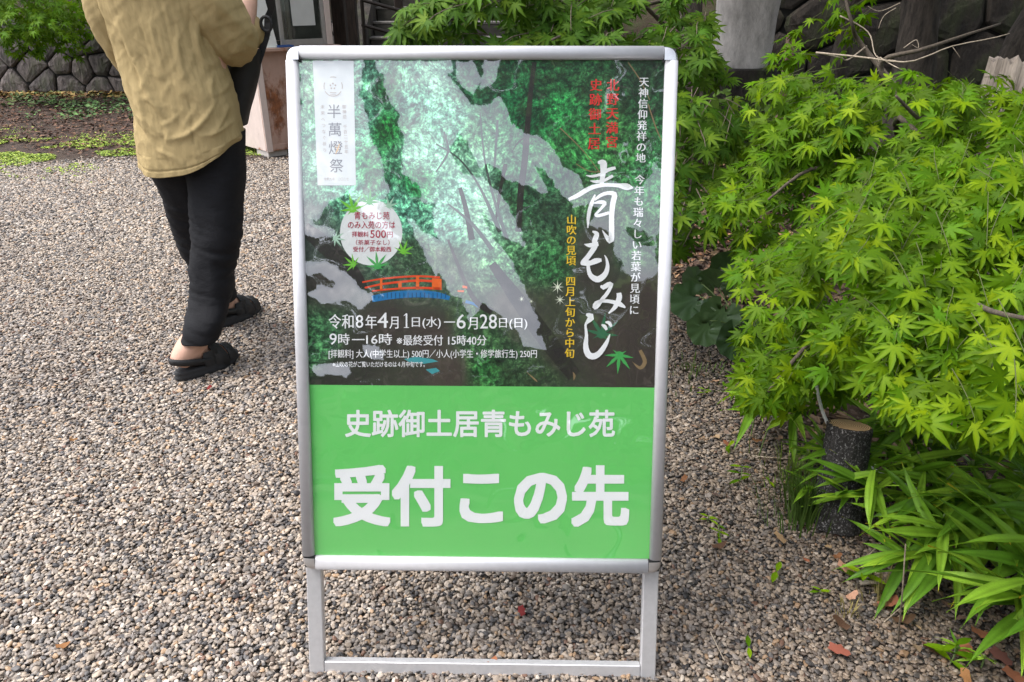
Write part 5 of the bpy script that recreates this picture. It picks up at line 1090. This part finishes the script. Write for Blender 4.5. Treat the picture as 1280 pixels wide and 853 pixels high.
tree(2.75, 6.7, 'slim dark tree trunk standing just right of the pale upright stone', [A_([0, 0, 0]), A_([.02, 0, .9]), A_([.1, .05, 1.9]), A_([0, 0, 3.4])], .10, [((1.2, 6.4, 3.6), (1.9, 1.5, .8)), ((-.3, 7.2, 3.7), (1.6, 1.6, .8)), ((-1.6, 9.2, 4.0), (1.6, 1.6, .8))], 8000, .13, M['canopy'])
# maple over the stone wall at the far left
def hang(x, y, label, trunk_pts, cl, n, size, mat):
    rt = empty('tree', (x, y, 0), label, 'tree'); b = MB(); limb(b, [A_([x, y, 0]) + p for p in trunk_pts], .16, .07, 12, 20); b.build('trunk', M['bark'], rt, True)
    lv = []; tw = []
    for ce, rr, k_ in cl:
        for _ in range(int(n * k_)):
            u = rng.normal(0, 1, 3); u /= np.linalg.norm(u); p = A_(ce) + u * A_(rr) * rng.random() ** .4; out = u * [1, 1, .1]
            spray(lv, p, out + [0, -.3, -.25], size * 3, 3, size, A_([0, -.4, .9]), 8, tw)
    place_leaves(lv, rt, M_LF5, 0, mat, 'crown'); return rt
L5 = [maple_leaf(20 + i, 5, .25) for i in range(8)]; M_LF5 = [leaf_mesh(V, Fc, 'small_maple_leaf', M['maple']) for V, Fc in L5]
def W3(px, py, Y): p = U(px, py, Y); return (p.x, p.y, p.z)
hang(-6.6, 12.6, 'light green maple overhanging the stone wall at the top left corner', [A_([0, 0, .6]), A_([.1, 0, 1.6]), A_([-.3, -.2, 2.6])],
     [(W3(30, 14, 10.6), (.62, .4, .30), 1.0), (W3(-20, 0, 10.6), (.5, .4, .5), .6), (W3(55, 40, 10.9), (.34, .3, .22), .35), (W3(90, 15, 11.2), (.45, .4, .3), .5), (W3(60, -50, 11), (1.4, .8, .5), 1.2)], 110, .085, M['maple'])
tree(-5.0, 12.9, 'dark leafy evergreen behind the stone wall left of the person', [A_([0, 0, .6]), A_([0, 0, 1.8]), A_([.1, 0, 3.2])], .15, [((-5.2, 12.3, 1.6), (1.3, .7, .7)), ((-4.0, 12.6, 2.4), (1.4, 1, 1)), ((-6.3, 12.9, 2.6), (1.6, 1, 1)), ((-5, 12.8, 3.6), (2.4, 1.4, 1))], 6500, .10, M['canopy'])
labs = ['tall dark tree on the bank behind the stone wall, left end', 'tall dark tree on the bank behind the timber gate', 'tall dark tree on the bank behind the pale upright stone', 'tall dark tree on the bank at the far right']
for (x, y), lb in zip(((-9.5, 15), (-2.2, 15.5), (2.5, 14.5), (7.5, 12)), labs):
    tree(x, y, lb, [A_([0, 0, .5]), A_([.1, 0, 2.5]), A_([.2, 0, 4.6])], .22, [((x, y - .6, 2.0), (2.3, 1.2, 1.3)), ((x - 1, y, 4.2), (2.4, 1.8, 1.5)), ((x + 1.2, y, 5.2), (2.4, 1.8, 1.6)), ((x, y, 6.6), (2.0, 1.6, 1.2))], 4200, .2, M['canopy'])
# trees on the near side of the forecourt; the cover sheet of the poster mirrors them
for i, (x, y, h_) in enumerate(((-5.5, -7.5, 5.2), (-1.8, -8.6, 6.2), (2.2, -7.4, 5.6), (6.0, -7.0, 6.4), (9.5, -3.0, 6.0), (8.6, 2.0, 6.0))):
    tree(x, y, ('spreading tree on the near side of the forecourt, far left', 'tallest tree on the near side of the forecourt', 'tree on the near side of the forecourt facing the sign', 'tree on the near right side of the forecourt', 'tree beside the forecourt at the near right', 'tree right of the planted bed')[i],
         [A_([0, 0, 0]), A_([.1, 0, h_ * .25]), A_([-.1, 0, h_ * .5])], .2, [((x, y, h_ * .72), (2.5, 2.0, h_ * .26)), ((x - 1.3, y + .3, h_ * .5), (1.8, 1.6, h_ * .22)), ((x + 1.4, y - .2, h_ * .48), (1.8, 1.6, h_ * .24)), ((x, y - .5, h_ * .25), (2.4, 1.2, h_ * .24))], 3600, .26, M['canopy'])
# low clipped hedge behind (dark undergrowth) on the near side is left to the trees
# dark undergrowth shrubs at the right, behind the maple
sh_l = [('dark low evergreen shrub at the foot of the slim trunk', (1.9, 5.9, .35), (.7, .5, .4)), ('dark evergreen shrub in front of the retaining wall, behind the wooden post', (3.6, 4.9, .45), (1.0, .6, .5)), ('dark glossy shrub behind the tan stone block', (1.15, 7.1, .4), (.75, .45, .45)), ('dark shrub between the steps and the tan stone block', (.2, 7.9, .5), (1.0, .5, .55))]
for lb, ce, rr in sh_l:
    rt = empty('evergreen_shrub', (ce[0], ce[1], 0), lb, 'shrub'); b = MB()
    for q in range(5): limb(b, [A_([ce[0], ce[1], 0]), A_(ce) + rng.normal(0, .1, 3), A_(ce) + rng.normal(0, .3, 3) * A_(rr)], .012, .004, 5, 8)
    b.build('stems', M['twig'], rt, True); crown(rt, [(ce, rr)], 1500, .075, M['canopy'], .4)
# ================================================================== BAMBOO GRASS
def blade(seed):
    rn = random.Random(seed); V = []; Fc = []; n = 10; dr = rn.uniform(.05, .42)
    for j in range(n + 1):
        t_ = j / n; w_ = .072 * (math.sin(PI * min(1, t_ * 1.0 + .06) ** .62) ** .8) if j < n else 0; w_ = max(w_, .0); z = -dr * t_ * t_; cv = .22 * w_
        V += [(-w_, t_, z + cv + .01 * math.sin(t_ * 9)), (-w_ * .5, t_, z + cv * .2), (0, t_, z - cv * .25), (w_ * .5, t_, z + cv * .2), (w_, t_, z + cv - .01 * math.sin(t_ * 8))]
    for j in range(n):
        for i in range(4): Fc.append((j * 5 + i, j * 5 + i + 1, j * 5 + 6 + i, j * 5 + 5 + i))
    return np.array(V), Fc
k = M['bamboo']
def blade_tone(V, i):
    t = np.ones((len(V), 4)); n = len(V) // 5
    for j in range(n):
        for c in range(5): t[j * 5 + c, :3] = np.array((.82, 1.15, .78, 1.12, .85))[c] * np.array((1, 1, 1)) * (1 + .1 * math.sin(j * 2 + i))
    if i % 3 == 0: t[-5:, :3] = (2.2, .9, .8)
    return t
M_BL = [leaf_mesh(*blade(40 + i), 'bamboo_grass_blade', M['bamboo'], blade_tone(blade(40 + i)[0], i)) for i in range(6)]
def bamboo(x, y, h_, nst, label, size=.20, toward=None, seed=0):
    rt = empty('bamboo_grass', (x, y, 0), label, 'plant', 'clumps of bamboo grass along the right edge of the gravel'); rn = np.random.default_rng(seed)
    st_ = MB()
    for s_ in range(nst):
        a_ = rn.uniform(0, 2 * PI); lean_ = A_([math.cos(a_), math.sin(a_), 0]) * rn.uniform(.05, .3) + (A_(toward) * rn.uniform(.0, .35) if toward is not None else 0); b0 = A_([x, y, 0]) + rn.normal(0, .05, 3) * [1, 1, 0]; hh = h_ * rn.uniform(.6, 1.1)
        pts = [b0, b0 + A_([0, 0, hh * .5]) + lean_ * hh * .35, b0 + A_([0, 0, hh]) + lean_ * hh]; st_.tube([Vector(p) for p in catmull(pts, 8)], .0022, 5); tp = pts[-1]
        nl = rn.integers(6, 10)
        for q in range(nl):
            an = rn.uniform(0, 2 * PI) if toward is None or rn.random() < .4 else math.atan2(toward[1], toward[0]) + rn.normal(0, .9); el = rn.uniform(-.45, .85); t_ = A_([math.cos(an) * math.cos(el), math.sin(an) * math.cos(el), math.sin(el)])
            n_ = A_([0, 0, 1.0]) + rn.normal(0, .3, 3); fr_ = frame_of(t_, n_); sz = size * rn.uniform(.6, 1.15); pos = tp - A_([0, 0, 1]) * rn.uniform(0, hh * .3)
            o = bpy.data.objects.new('leaf', M_BL[int(rn.integers(6))]); COL.objects.link(o); o.parent = rt; o.matrix_local = Matrix([[*(fr_[r_] * sz), pos[r_] - (x, y, 0)[r_]] for r_ in range(3)] + [[0, 0, 0, 1]])
    st_.build('stems', M['stem'], rt, True)
tw_ = (-.75, -.66, 0)
BG = [(1085,668,.15,4,'bamboo grass clump with its blades fanning over the foot of the log post',.15), (1135,695,.18,4,'bamboo grass clump hanging over the brown leaves right of the log post',.18), (1185,725,.19,4,'bamboo grass clump behind the thin dry stalk',.19),
      (1235,760,.20,4,'bamboo grass clump with broad blades reaching left near the lower right corner',.23), (1275,790,.27,6,'bamboo grass clump at the bottom right corner with the longest bright blades',.30), (1345,760,.28,5,'bamboo grass clump cut by the right edge, above the corner clump',.26),
      (1105,635,.22,5,'bamboo grass clump just behind the log post under the maple',.18), (1165,655,.25,5,'bamboo grass clump along the white rope, left part',.2), (1225,690,.27,5,'bamboo grass clump along the white rope near the right edge',.23),
      (1295,715,.30,5,'bamboo grass clump at the right edge just above the rope',.25), (1085,600,.26,4,'small bamboo grass clump in the shade behind the sawn log top',.16), (1150,615,.32,5,'tall bamboo grass clump whose blades hang down among the maple leaves',.22),
      (1240,640,.34,5,'tall bamboo grass clump under the maple near the right edge',.24), (985,560,.24,3,'bamboo grass clump left of the log post with long hanging blades',.2), (1230,845,.05,2,'tiny bamboo grass shoot among pebbles at the lower right',.06), (1030,600,.12,2,'sparse bamboo grass shoots left of the log bark',.10)]
for i, (px, py, h_, ns, lb, sz) in enumerate(BG):
    g_ = G(px, py); bamboo(g_.x, g_.y, h_, ns, lb, sz, tw_ if sz > .12 else None, 100 + i)
# four long blades hanging out of the maple
# ================================================================== ROUND-LEAVED PLANT
def round_leaf(seed):
    rn = random.Random(seed); V = [(0, .12, -.02)]; Fc = []; n = 30; rings_ = (.35, .7, 1.0)
    for r_ in rings_:
        for i in range(n):
            a_ = -PI / 2 + .32 + (2 * PI - .64) * i / (n - 1); wv = 1 + .05 * math.sin(a_ * 9 + seed) + .03 * math.sin(a_ * 5); x = math.cos(a_) * .56 * r_ * wv; y = .45 + math.sin(a_) * .52 * r_ * wv
            if r_ < 1: y = .12 + (y - .12) * 1.0
            V.append((x, y, .10 * r_ * r_ + .035 * math.sin(a_ * 9 + seed) * r_ ** 2 - .16 * max(0, y - .4) * r_))
    for i in range(n - 1): Fc.append((0, 1 + i, 2 + i))
    for q in range(2):
        for i in range(n - 1): a_ = 1 + q * n + i; Fc.append((a_, a_ + n, a_ + n + 1, a_ + 1))
    return np.array(V), Fc
def round_tone(V):
    a_ = np.arctan2(V[:, 1] - .12, V[:, 0]); q = 1 + .28 * np.clip(np.cos(a_ * 9), 0, 1) ** 3; return np.stack([q * 1.05, q, q * .95, np.ones(len(V))], 1)
M_RL = [leaf_mesh(*round_leaf(i), 'round_leaf_blade', M['round'], round_tone(round_leaf(i)[0])) for i in range(4)]
rb = G(925, 452); rpl = empty('leopard_plant', rb, 'dark glossy round leaved plant beside the right edge of the sign', 'plant')
for i, (px, py, dp, sz, ang) in enumerate([(862,378,3.05,.155,-150),(895,352,3.2,.15,110),(918,352,3.25,.13,60),(900,395,3.0,.15,-110),(880,412,2.98,.13,-120),(920,424,2.95,.16,-90),(938,405,3.05,.13,10),(868,352,3.2,.12,160),(908,330,3.3,.13,80)]):
    p = A_(D(px, py, dp)); n_ = A_([rng.normal(0, .22), -.65 + rng.normal(0, .15), .75]); t_ = A_([math.cos(R(ang)), -.25, math.sin(R(ang)) * .8]); fr_ = frame_of(t_, n_)
    o = bpy.data.objects.new('leaf', M_RL[i % 4]); COL.objects.link(o); o.parent = rpl; pos = p - fr_[:, 1] * sz * .45; o.matrix_local = Matrix([[*(fr_[r_] * sz), pos[r_] - rb[r_]] for r_ in range(3)] + [[0, 0, 0, 1]])
    b = MB(); b.tube([Vector(c) for c in catmull([A_(rb) + rng.normal(0, .02, 3) * [1, 1, 0], (A_(rb) + pos) / 2 + [0, 0, .06], pos + fr_[:, 1] * sz * .12 - fr_[:, 2] * .004], 9)], .0028, 6); b.build('leaf_stalk', M['stem'], rpl, True)
# ================================================================== SMALL PLANTS, GRASS TUFTS, TWIGS
def oval(seed):
    V = []; Fc = []; n = 6
    for j in range(n + 1):
        t_ = j / n; w_ = .17 * math.sin(PI * t_) ** .9; V += [(-w_, t_, .06 - .25 * t_ * t_), (0, t_, -.25 * t_ * t_), (w_, t_, .06 - .25 * t_ * t_)]
    for j in range(n): Fc += [(j * 3, j * 3 + 1, j * 3 + 4, j * 3 + 3), (j * 3 + 1, j * 3 + 2, j * 3 + 5, j * 3 + 4)]
    return np.array(V), Fc
M_OV = leaf_mesh(*oval(1), 'seedling_leaf', M['maple'])
def sprout(px, py, h_, pairs, sz, label):
    g_ = G(px, py); rt = empty('seedling', g_, label, 'seedling', 'green seedlings in the gravel'); b = MB(); tp = A_(g_) + [rng.normal(0, .01), rng.normal(0, .01), h_]; b.tube([Vector(g_), (Vector(g_) + Vector(tp)) / 2 + Vector((.004, 0, 0)), Vector(tp)], .0014, 5); b.build('stem', M['stem'], rt, True)
    for k_ in range(pairs):
        z = h_ * (1 - k_ * .35); a0 = rng.uniform(0, PI)
        for s_ in (0, PI):
            fr_ = frame_of([math.cos(a0 + s_ + k_), math.sin(a0 + s_ + k_), .25], [0, 0, 1]); o = bpy.data.objects.new('leaf', M_OV); COL.objects.link(o); o.parent = rt; p = (A_(g_) * (1 - z / h_) + tp * (z / h_)); q_ = sz * rng.uniform(.8, 1.2)
            o.matrix_local = Matrix([[*(fr_[r_] * q_), p[r_] - g_[r_]] for r_ in range(3)] + [[0, 0, 0, 1]])
for a_ in ((923,608,.06,3,.035,'tallest seedling in the gravel right of the sign, with bright paired leaves'), (899,680,.05,3,.028,'thin seedling with curled yellow green leaves below the tallest one'), (972,728,.025,1,.045,'low seedling with one broad leaf between the sign leg and the log post'), (1022,745,.025,2,.025,'tiny grass green seedling below the log post'),
          (935,820,.02,1,.032,'single leaf seedling near the bottom edge beside the sign leg'), (882,655,.03,2,.024,'small seedling nearest the right side of the green poster band'), (966,610,.02,1,.03,'small dull seedling left of the dry stalk by the log post'), (1185,835,.05,3,.05,'leafy weed in the gravel at the bottom right'), (905,565,.03,2,.035,'seedling under the round leaved plant'), (876,498,.04,2,.03,'seedling just below the round leaved plant, left side'), (1075,730,.05,3,.05,'weed with pointed leaves among the brown leaves below the log post')):
    sprout(*a_)
def tuft(px, py, n, h_, spread, label, mat, name='grass_tuft'):
    g_ = G(px, py); V = []; Fc = []
    for i in range(n):
        a_ = rng.uniform(0, 2 * PI); r_ = abs(rng.normal(0, spread)); b0 = A_(g_) + [r_ * math.cos(a_), r_ * math.sin(a_), 0]; hh = h_ * rng.uniform(.5, 1.15); ln = A_([math.cos(a_), math.sin(a_), 0]) * hh * rng.uniform(.1, .6); sd_ = A_([-math.sin(a_), math.cos(a_), 0]) * .0022
        b_ = len(V); V += [b0 - sd_, b0 + sd_, b0 + ln * .4 + [0, 0, hh * .65] + sd_ * .8, b0 + ln * .4 + [0, 0, hh * .65] - sd_ * .8, b0 + ln + [0, 0, hh]]; Fc += [(b_, b_ + 1, b_ + 2, b_ + 3), (b_ + 3, b_ + 2, b_ + 4)]
    o = mesh(name, V, Fc, mat, None, False, origin=g_, cols=[(1, 1, 1, 1)] * len(V)); tag(o, label, 'grass', kind='stuff'); return o
M['grass'] = leaf_mat('thin_grass', (.13, .20, .045), .3, .25); M['drygrass'] = leaf_mat('dry_grass', (.30, .24, .10), .3, .2)
tuft(1002, 650, 260, .14, .05, 'thin fine grass tuft growing at the left foot of the log post', M['grass']); tuft(990, 600, 90, .10, .06, 'fine grass left of the log post', M['grass']); tuft(1100, 745, 60, .06, .03, 'dry grass tuft among the brown leaves', M['drygrass']); tuft(1060, 770, 25, .04, .015, 'small dry grass tuft', M['drygrass']); tuft(960, 470, 90, .16, .07, 'grass under the left fringe of the maple', M['grass']); tuft(870, 470, 60, .05, .08, 'short grass below the round leaved plant', M['grass'])
def stick(pts, r0, label, mat='deadtwig'):
    b = MB(); limb(b, pts, r0, r0 * .6, 6, 14, .15); o = b.build('dry_stick', M[mat], None, True, origin=pts[0]); tag(o, label, 'stick')
stick([G(1122, 805), D(1128, 740, 1.62), D(1132, 680, 1.62)], .0022, 'thin dry stalk standing upright among the bamboo grass blades', 'twig')
stick([G(940, 570, .012), G(970, 573, .016), G(1000, 574, .014)], .003, 'pale dry stick lying on the gravel left of the log post')
stick([G(1060, 706, .02), G(1082, 697, .03), G(1102, 678, .03)], .0035, 'pale split stick leaning under the bamboo grass'); stick([G(1075, 729, .02), G(1105, 728, .025), G(1118, 731, .02)], .006, 'short flat pale piece of bamboo on the gravel below the log post')
stick([G(1105, 778, .012), G(1120, 765, .014), G(1130, 757, .016)], .0018, 'short thin dry stick near the thin upright stalk'); stick([G(888, 790, .014), G(900, 815, .016), G(906, 826, .014)], .0014, 'thin straw on the pebbles right of the sign leg')
# ================================================================== FALLEN LEAVES
def dead_leaf(seed):
    rn = random.Random(seed); n = 12; V = [(0, 0, .02)]; 
    for i in range(n):
        a_ = 2 * PI * i / n; r_ = .5 * (1 - .35 * abs(math.sin(a_)) ) * rn.uniform(.85, 1.12); r_ *= (1.12 if i % 2 else .86); V.append((r_ * math.cos(a_), r_ * math.sin(a_) * .8, .22 * (math.cos(a_) ** 2) * rn.uniform(.3, 1) * (1 if seed % 2 else -.4) + rn.uniform(-.03, .05)))
    return np.array(V), [(0, 1 + i, 1 + (i + 1) % n) for i in range(n)]
DLV = [dead_leaf(60 + i) for i in range(6)]
DM = {n: leaf_mat('fallen_leaf_' + n, c, .2, .12, .7) for n, c in dict(tan=(.33, .20, .12), rust=(.19, .075, .04), brown=(.09, .045, .03), orange=(.30, .13, .06), yellow=(.5, .33, .07), red=(.16, .03, .022)).items()}
DME = {(n, i): leaf_mesh(DLV[i][0], DLV[i][1], 'fallen_leaf_' + n, DM[n]) for n in DM for i in range(6)}
FL = [(975,673,.045,'tan','tan fallen leaf lying on open gravel left of the log post'), (1006,702,.026,'orange','small orange fallen leaf below the tan one left of the log post'), (1035,685,.03,'tan','pale fallen leaf touching the pebbles by the foot of the log'), (1046,698,.036,'rust','rust fallen leaf at the right foot of the log post'), (1056,712,.055,'tan','large tan fallen leaf under the nearest bamboo blades'), (1094,672,.07,'brown','dark brown fallen leaf under the first bamboo clump'),
      (1078,660,.05,'rust','rust fallen leaf behind the log foot'), (1050,781,.05,'brown','brown curled fallen leaf on the pebbles below the log post'), (1048,814,.055,'rust','rust curled pair leaf near the bottom, left of the thin stalk'), (1064,748,.04,'tan','thin upright tan leaf sliver below the log post'), (1110,755,.06,'rust','rust fallen leaf behind the dry grass tuft'), (1130,778,.06,'brown','wide brown fallen leaf at the foot of the thin stalk'),
      (1163,812,.045,'brown','round brown fallen leaf at the bottom right'), (1204,818,.06,'orange','flat orange fallen leaf at the bottom right'), (1250,822,.06,'brown','brown fallen leaf in the bottom right corner, upper one'), (1206,850,.05,'orange','orange fallen leaf cut by the bottom edge at the right'), (1265,845,.06,'rust','rust fallen leaf in the bottom right corner'), (1225,795,.05,'rust','rust fallen leaf under the corner bamboo blades'),
      (652,765,.034,'red','dark red fallen leaf on the gravel seen under the sign panel'), (615,829,.03,'orange','orange fallen leaf just behind the bottom cross bar of the sign'), (908,556,.04,'rust','rust fallen leaf on the gravel below the round leaved plant'), (945,553,.04,'rust','larger rust fallen leaf right of the one below the round leaved plant'), (855,600,.035,'rust','rust fallen leaf beside the right rail of the sign'), (900,685,.05,'brown','dark brown fallen leaf at the foot of the thin seedling'),
      (884,453,.03,'tan','pale fallen leaf just left of the round leaved plant stems'), (895,478,.032,'tan','pale fallen leaf below the lowest round leaf'), (868,460,.025,'tan','small pale fallen leaf beside the sign rail'), (951,182,.09,'yellow','bright yellow fallen leaf on the brown litter behind the round leaved plant'), (945,172,.07,'orange','orange fallen leaf farther back than the bright yellow one'), (915,184,.06,'tan','tan fallen leaf left of the bright yellow one'), (938,355,.05,'tan','tan fallen leaf between the maple fringe and the round leaved plant'), (850,358,.04,'tan','tan fallen leaf at the right edge of the sign, half way up'),
      (1020,620,.04,'rust','rust fallen leaf in the fine grass'), (92,552,.03,'orange','small orange fallen leaf on the open gravel at the left'), (262,486,.03,'red','small reddish leaf near the heel of the near sandal'), (80,810,.035,'orange','orange leaf scrap on the gravel near the bottom left')]
for i, (px, py, sz, c, lb) in enumerate(FL):
    g_ = G(px, py, .018); fr_ = frame_of([rng.normal(), rng.normal(), rng.normal(0, .12)], [rng.normal(0, .25), rng.normal(0, .25), 1]); o = bpy.data.objects.new('fallen_leaf', DME[(c, i % 6)]); COL.objects.link(o)
    o.matrix_world = Matrix([[*(fr_[r_] * sz), g_[r_] + (.006 if r_ == 2 else 0)] for r_ in range(3)] + [[0, 0, 0, 1]]); tag(o, lb, 'leaf', 'fallen leaves on the ground')
# leaf litter that nobody could count
def litter(name, label, cat, fn, n, sz, cols, z=.004, lift=.02, mat=None, tri=False):
    V = []; Fc = []; C_ = []; base = 0
    for i in range(n):
        p = fn()
        if p is None: continue
        fr_ = frame_of([rng.normal(), rng.normal(), rng.normal(0, .2)], [rng.normal(0, .35), rng.normal(0, .35), 1]); s_ = sz * rng.uniform(.5, 1.4); q = A_([(0, -.5, 0), (.33, -.1, .08), (.1, .5, 0), (-.3, .05, .1)])
        V.append(q @ (fr_ * s_).T + [p[0], p[1], z + rng.uniform(0, lift)]); Fc.append(tuple(range(base, base + 4))); base += 4; c = cols[int(rng.integers(len(cols)))]; k_ = rng.uniform(.6, 1.3); C_.append(np.tile([c[0] * k_, c[1] * k_, c[2] * k_, 1], (4, 1)))
    k = NT(name + '_blades'); at = k.n('ShaderNodeAttribute', attribute_name='col'); k.l(at.outputs['Color'], k.b.inputs['Base Color']); k.b.inputs['Roughness'].default_value = .8
    o = mesh(name, np.concatenate(V), Fc, k.m, None, False, None, np.concatenate(C_)); tag(o, label, cat, kind='stuff'); return o
brn = [(.085, .048, .032), (.13, .072, .045), (.055, .034, .024), (.17, .105, .065), (.10, .065, .045), (.21, .14, .075)]
def far_left():
    y = rng.uniform(7.0, 11.9); x = rng.uniform(-9.5, -1.5); return (x, y) if y > 7.3 + .3 * math.sin(x * 2.1) + rng.normal(0, .15) else None
litter('leaf_litter', 'brown leaf litter on the bare earth in front of the low stone wall', 'leaf litter', far_left, 20000, .045, [(c[0] * .8, c[1] * .62, c[2] * .55) for c in brn])
def at_wall():
    x = rng.uniform(-9.6, -2.5); return (x, 11.72 - .03 * (x + 9.6) - abs(rng.normal(0, .22)))
litter('leaf_litter', 'yellowish dry leaves gathered along the foot of the low stone wall', 'leaf litter', at_wall, 1400, .09, [(.36, .22, .06), (.24, .13, .05), (.14, .16, .05), (.42, .30, .1)], lift=.06)
def bedpt():
    y = 1.25 + 6.5 * rng.random() ** .8; e = 1.38 - .12 * y + .14 * math.sin(y * 5); x = e + abs(rng.normal(0, .9)) + .0; return (x, y)
litter('leaf_litter', 'brown dead leaves in the bed under the bamboo grass and maples', 'leaf litter', bedpt, 9000, .05, brn, .006, .02)
def edgept():
    y = 1.2 + 4.0 * rng.random(); e = 1.38 - .12 * y + .14 * math.sin(y * 5); return (e - abs(rng.normal(0, .22)), y)
litter('leaf_litter', 'scattered small leaf scraps on the pebbles next to the bed', 'leaf litter', edgept, 420, .022, brn + [(.3, .18, .1)], .016, .006)
def rearpt(): return (rng.uniform(.3, 3.2), rng.uniform(3.6, 8.3))
litter('leaf_litter', 'reddish brown leaf litter on the ground right of the sign, farther back', 'leaf litter', rearpt, 7000, .045, brn + [(.30, .14, .07), (.38, .22, .12)], .012, .012)
# green ground cover and moss at the far left
def patchy(x0, x1, y0, y1, th, sc_):
    def f():
        x, y = rng.uniform(x0, x1), rng.uniform(y0, y1); return (x, y) if mnoise.noise(Vector((x * sc_, y * sc_, 4.4))) > th else None
    return f
litter('ground_cover', 'low green ivy like weeds scattered over the leaf litter', 'ground cover', patchy(-6.5, -2.6, 8.4, 11.2, .13, 1.4), 3800, .05, [(.07, .15, .035), (.10, .2, .05), (.05, .11, .03)], .02, .07)
litter('ground_cover', 'faint green weeds along the wall foot at the far left', 'ground cover', patchy(-9, -3, 10.2, 11.6, .0, .8), 1200, .07, [(.08, .14, .04), (.13, .17, .05)], .02, .05)
def mossf():
    x = rng.uniform(-7.2, -1.9); c = 7.35 + .18 * math.sin(x * 1.7); y = c + rng.normal(0, .48) ; e = 1.0 if x < -3.2 else .6
    return (x, y) if mnoise.noise(Vector((x * 1.6, y * 2.2, 1.4))) + .6 * mnoise.noise(Vector((x * 5, y * 7, 2.4))) > -.16 + abs(y - c) * .32 + (0 if x < -3.6 else .15) and rng.random() < e else None
litter('moss', 'bright yellow green moss and short grass along the far edge of the gravel', 'moss', mossf, 75000, .022, [(.30, .40, .04), (.22, .32, .04), (.36, .42, .07), (.16, .24, .03)], .003, .012)
bpy.context.view_layer.update()
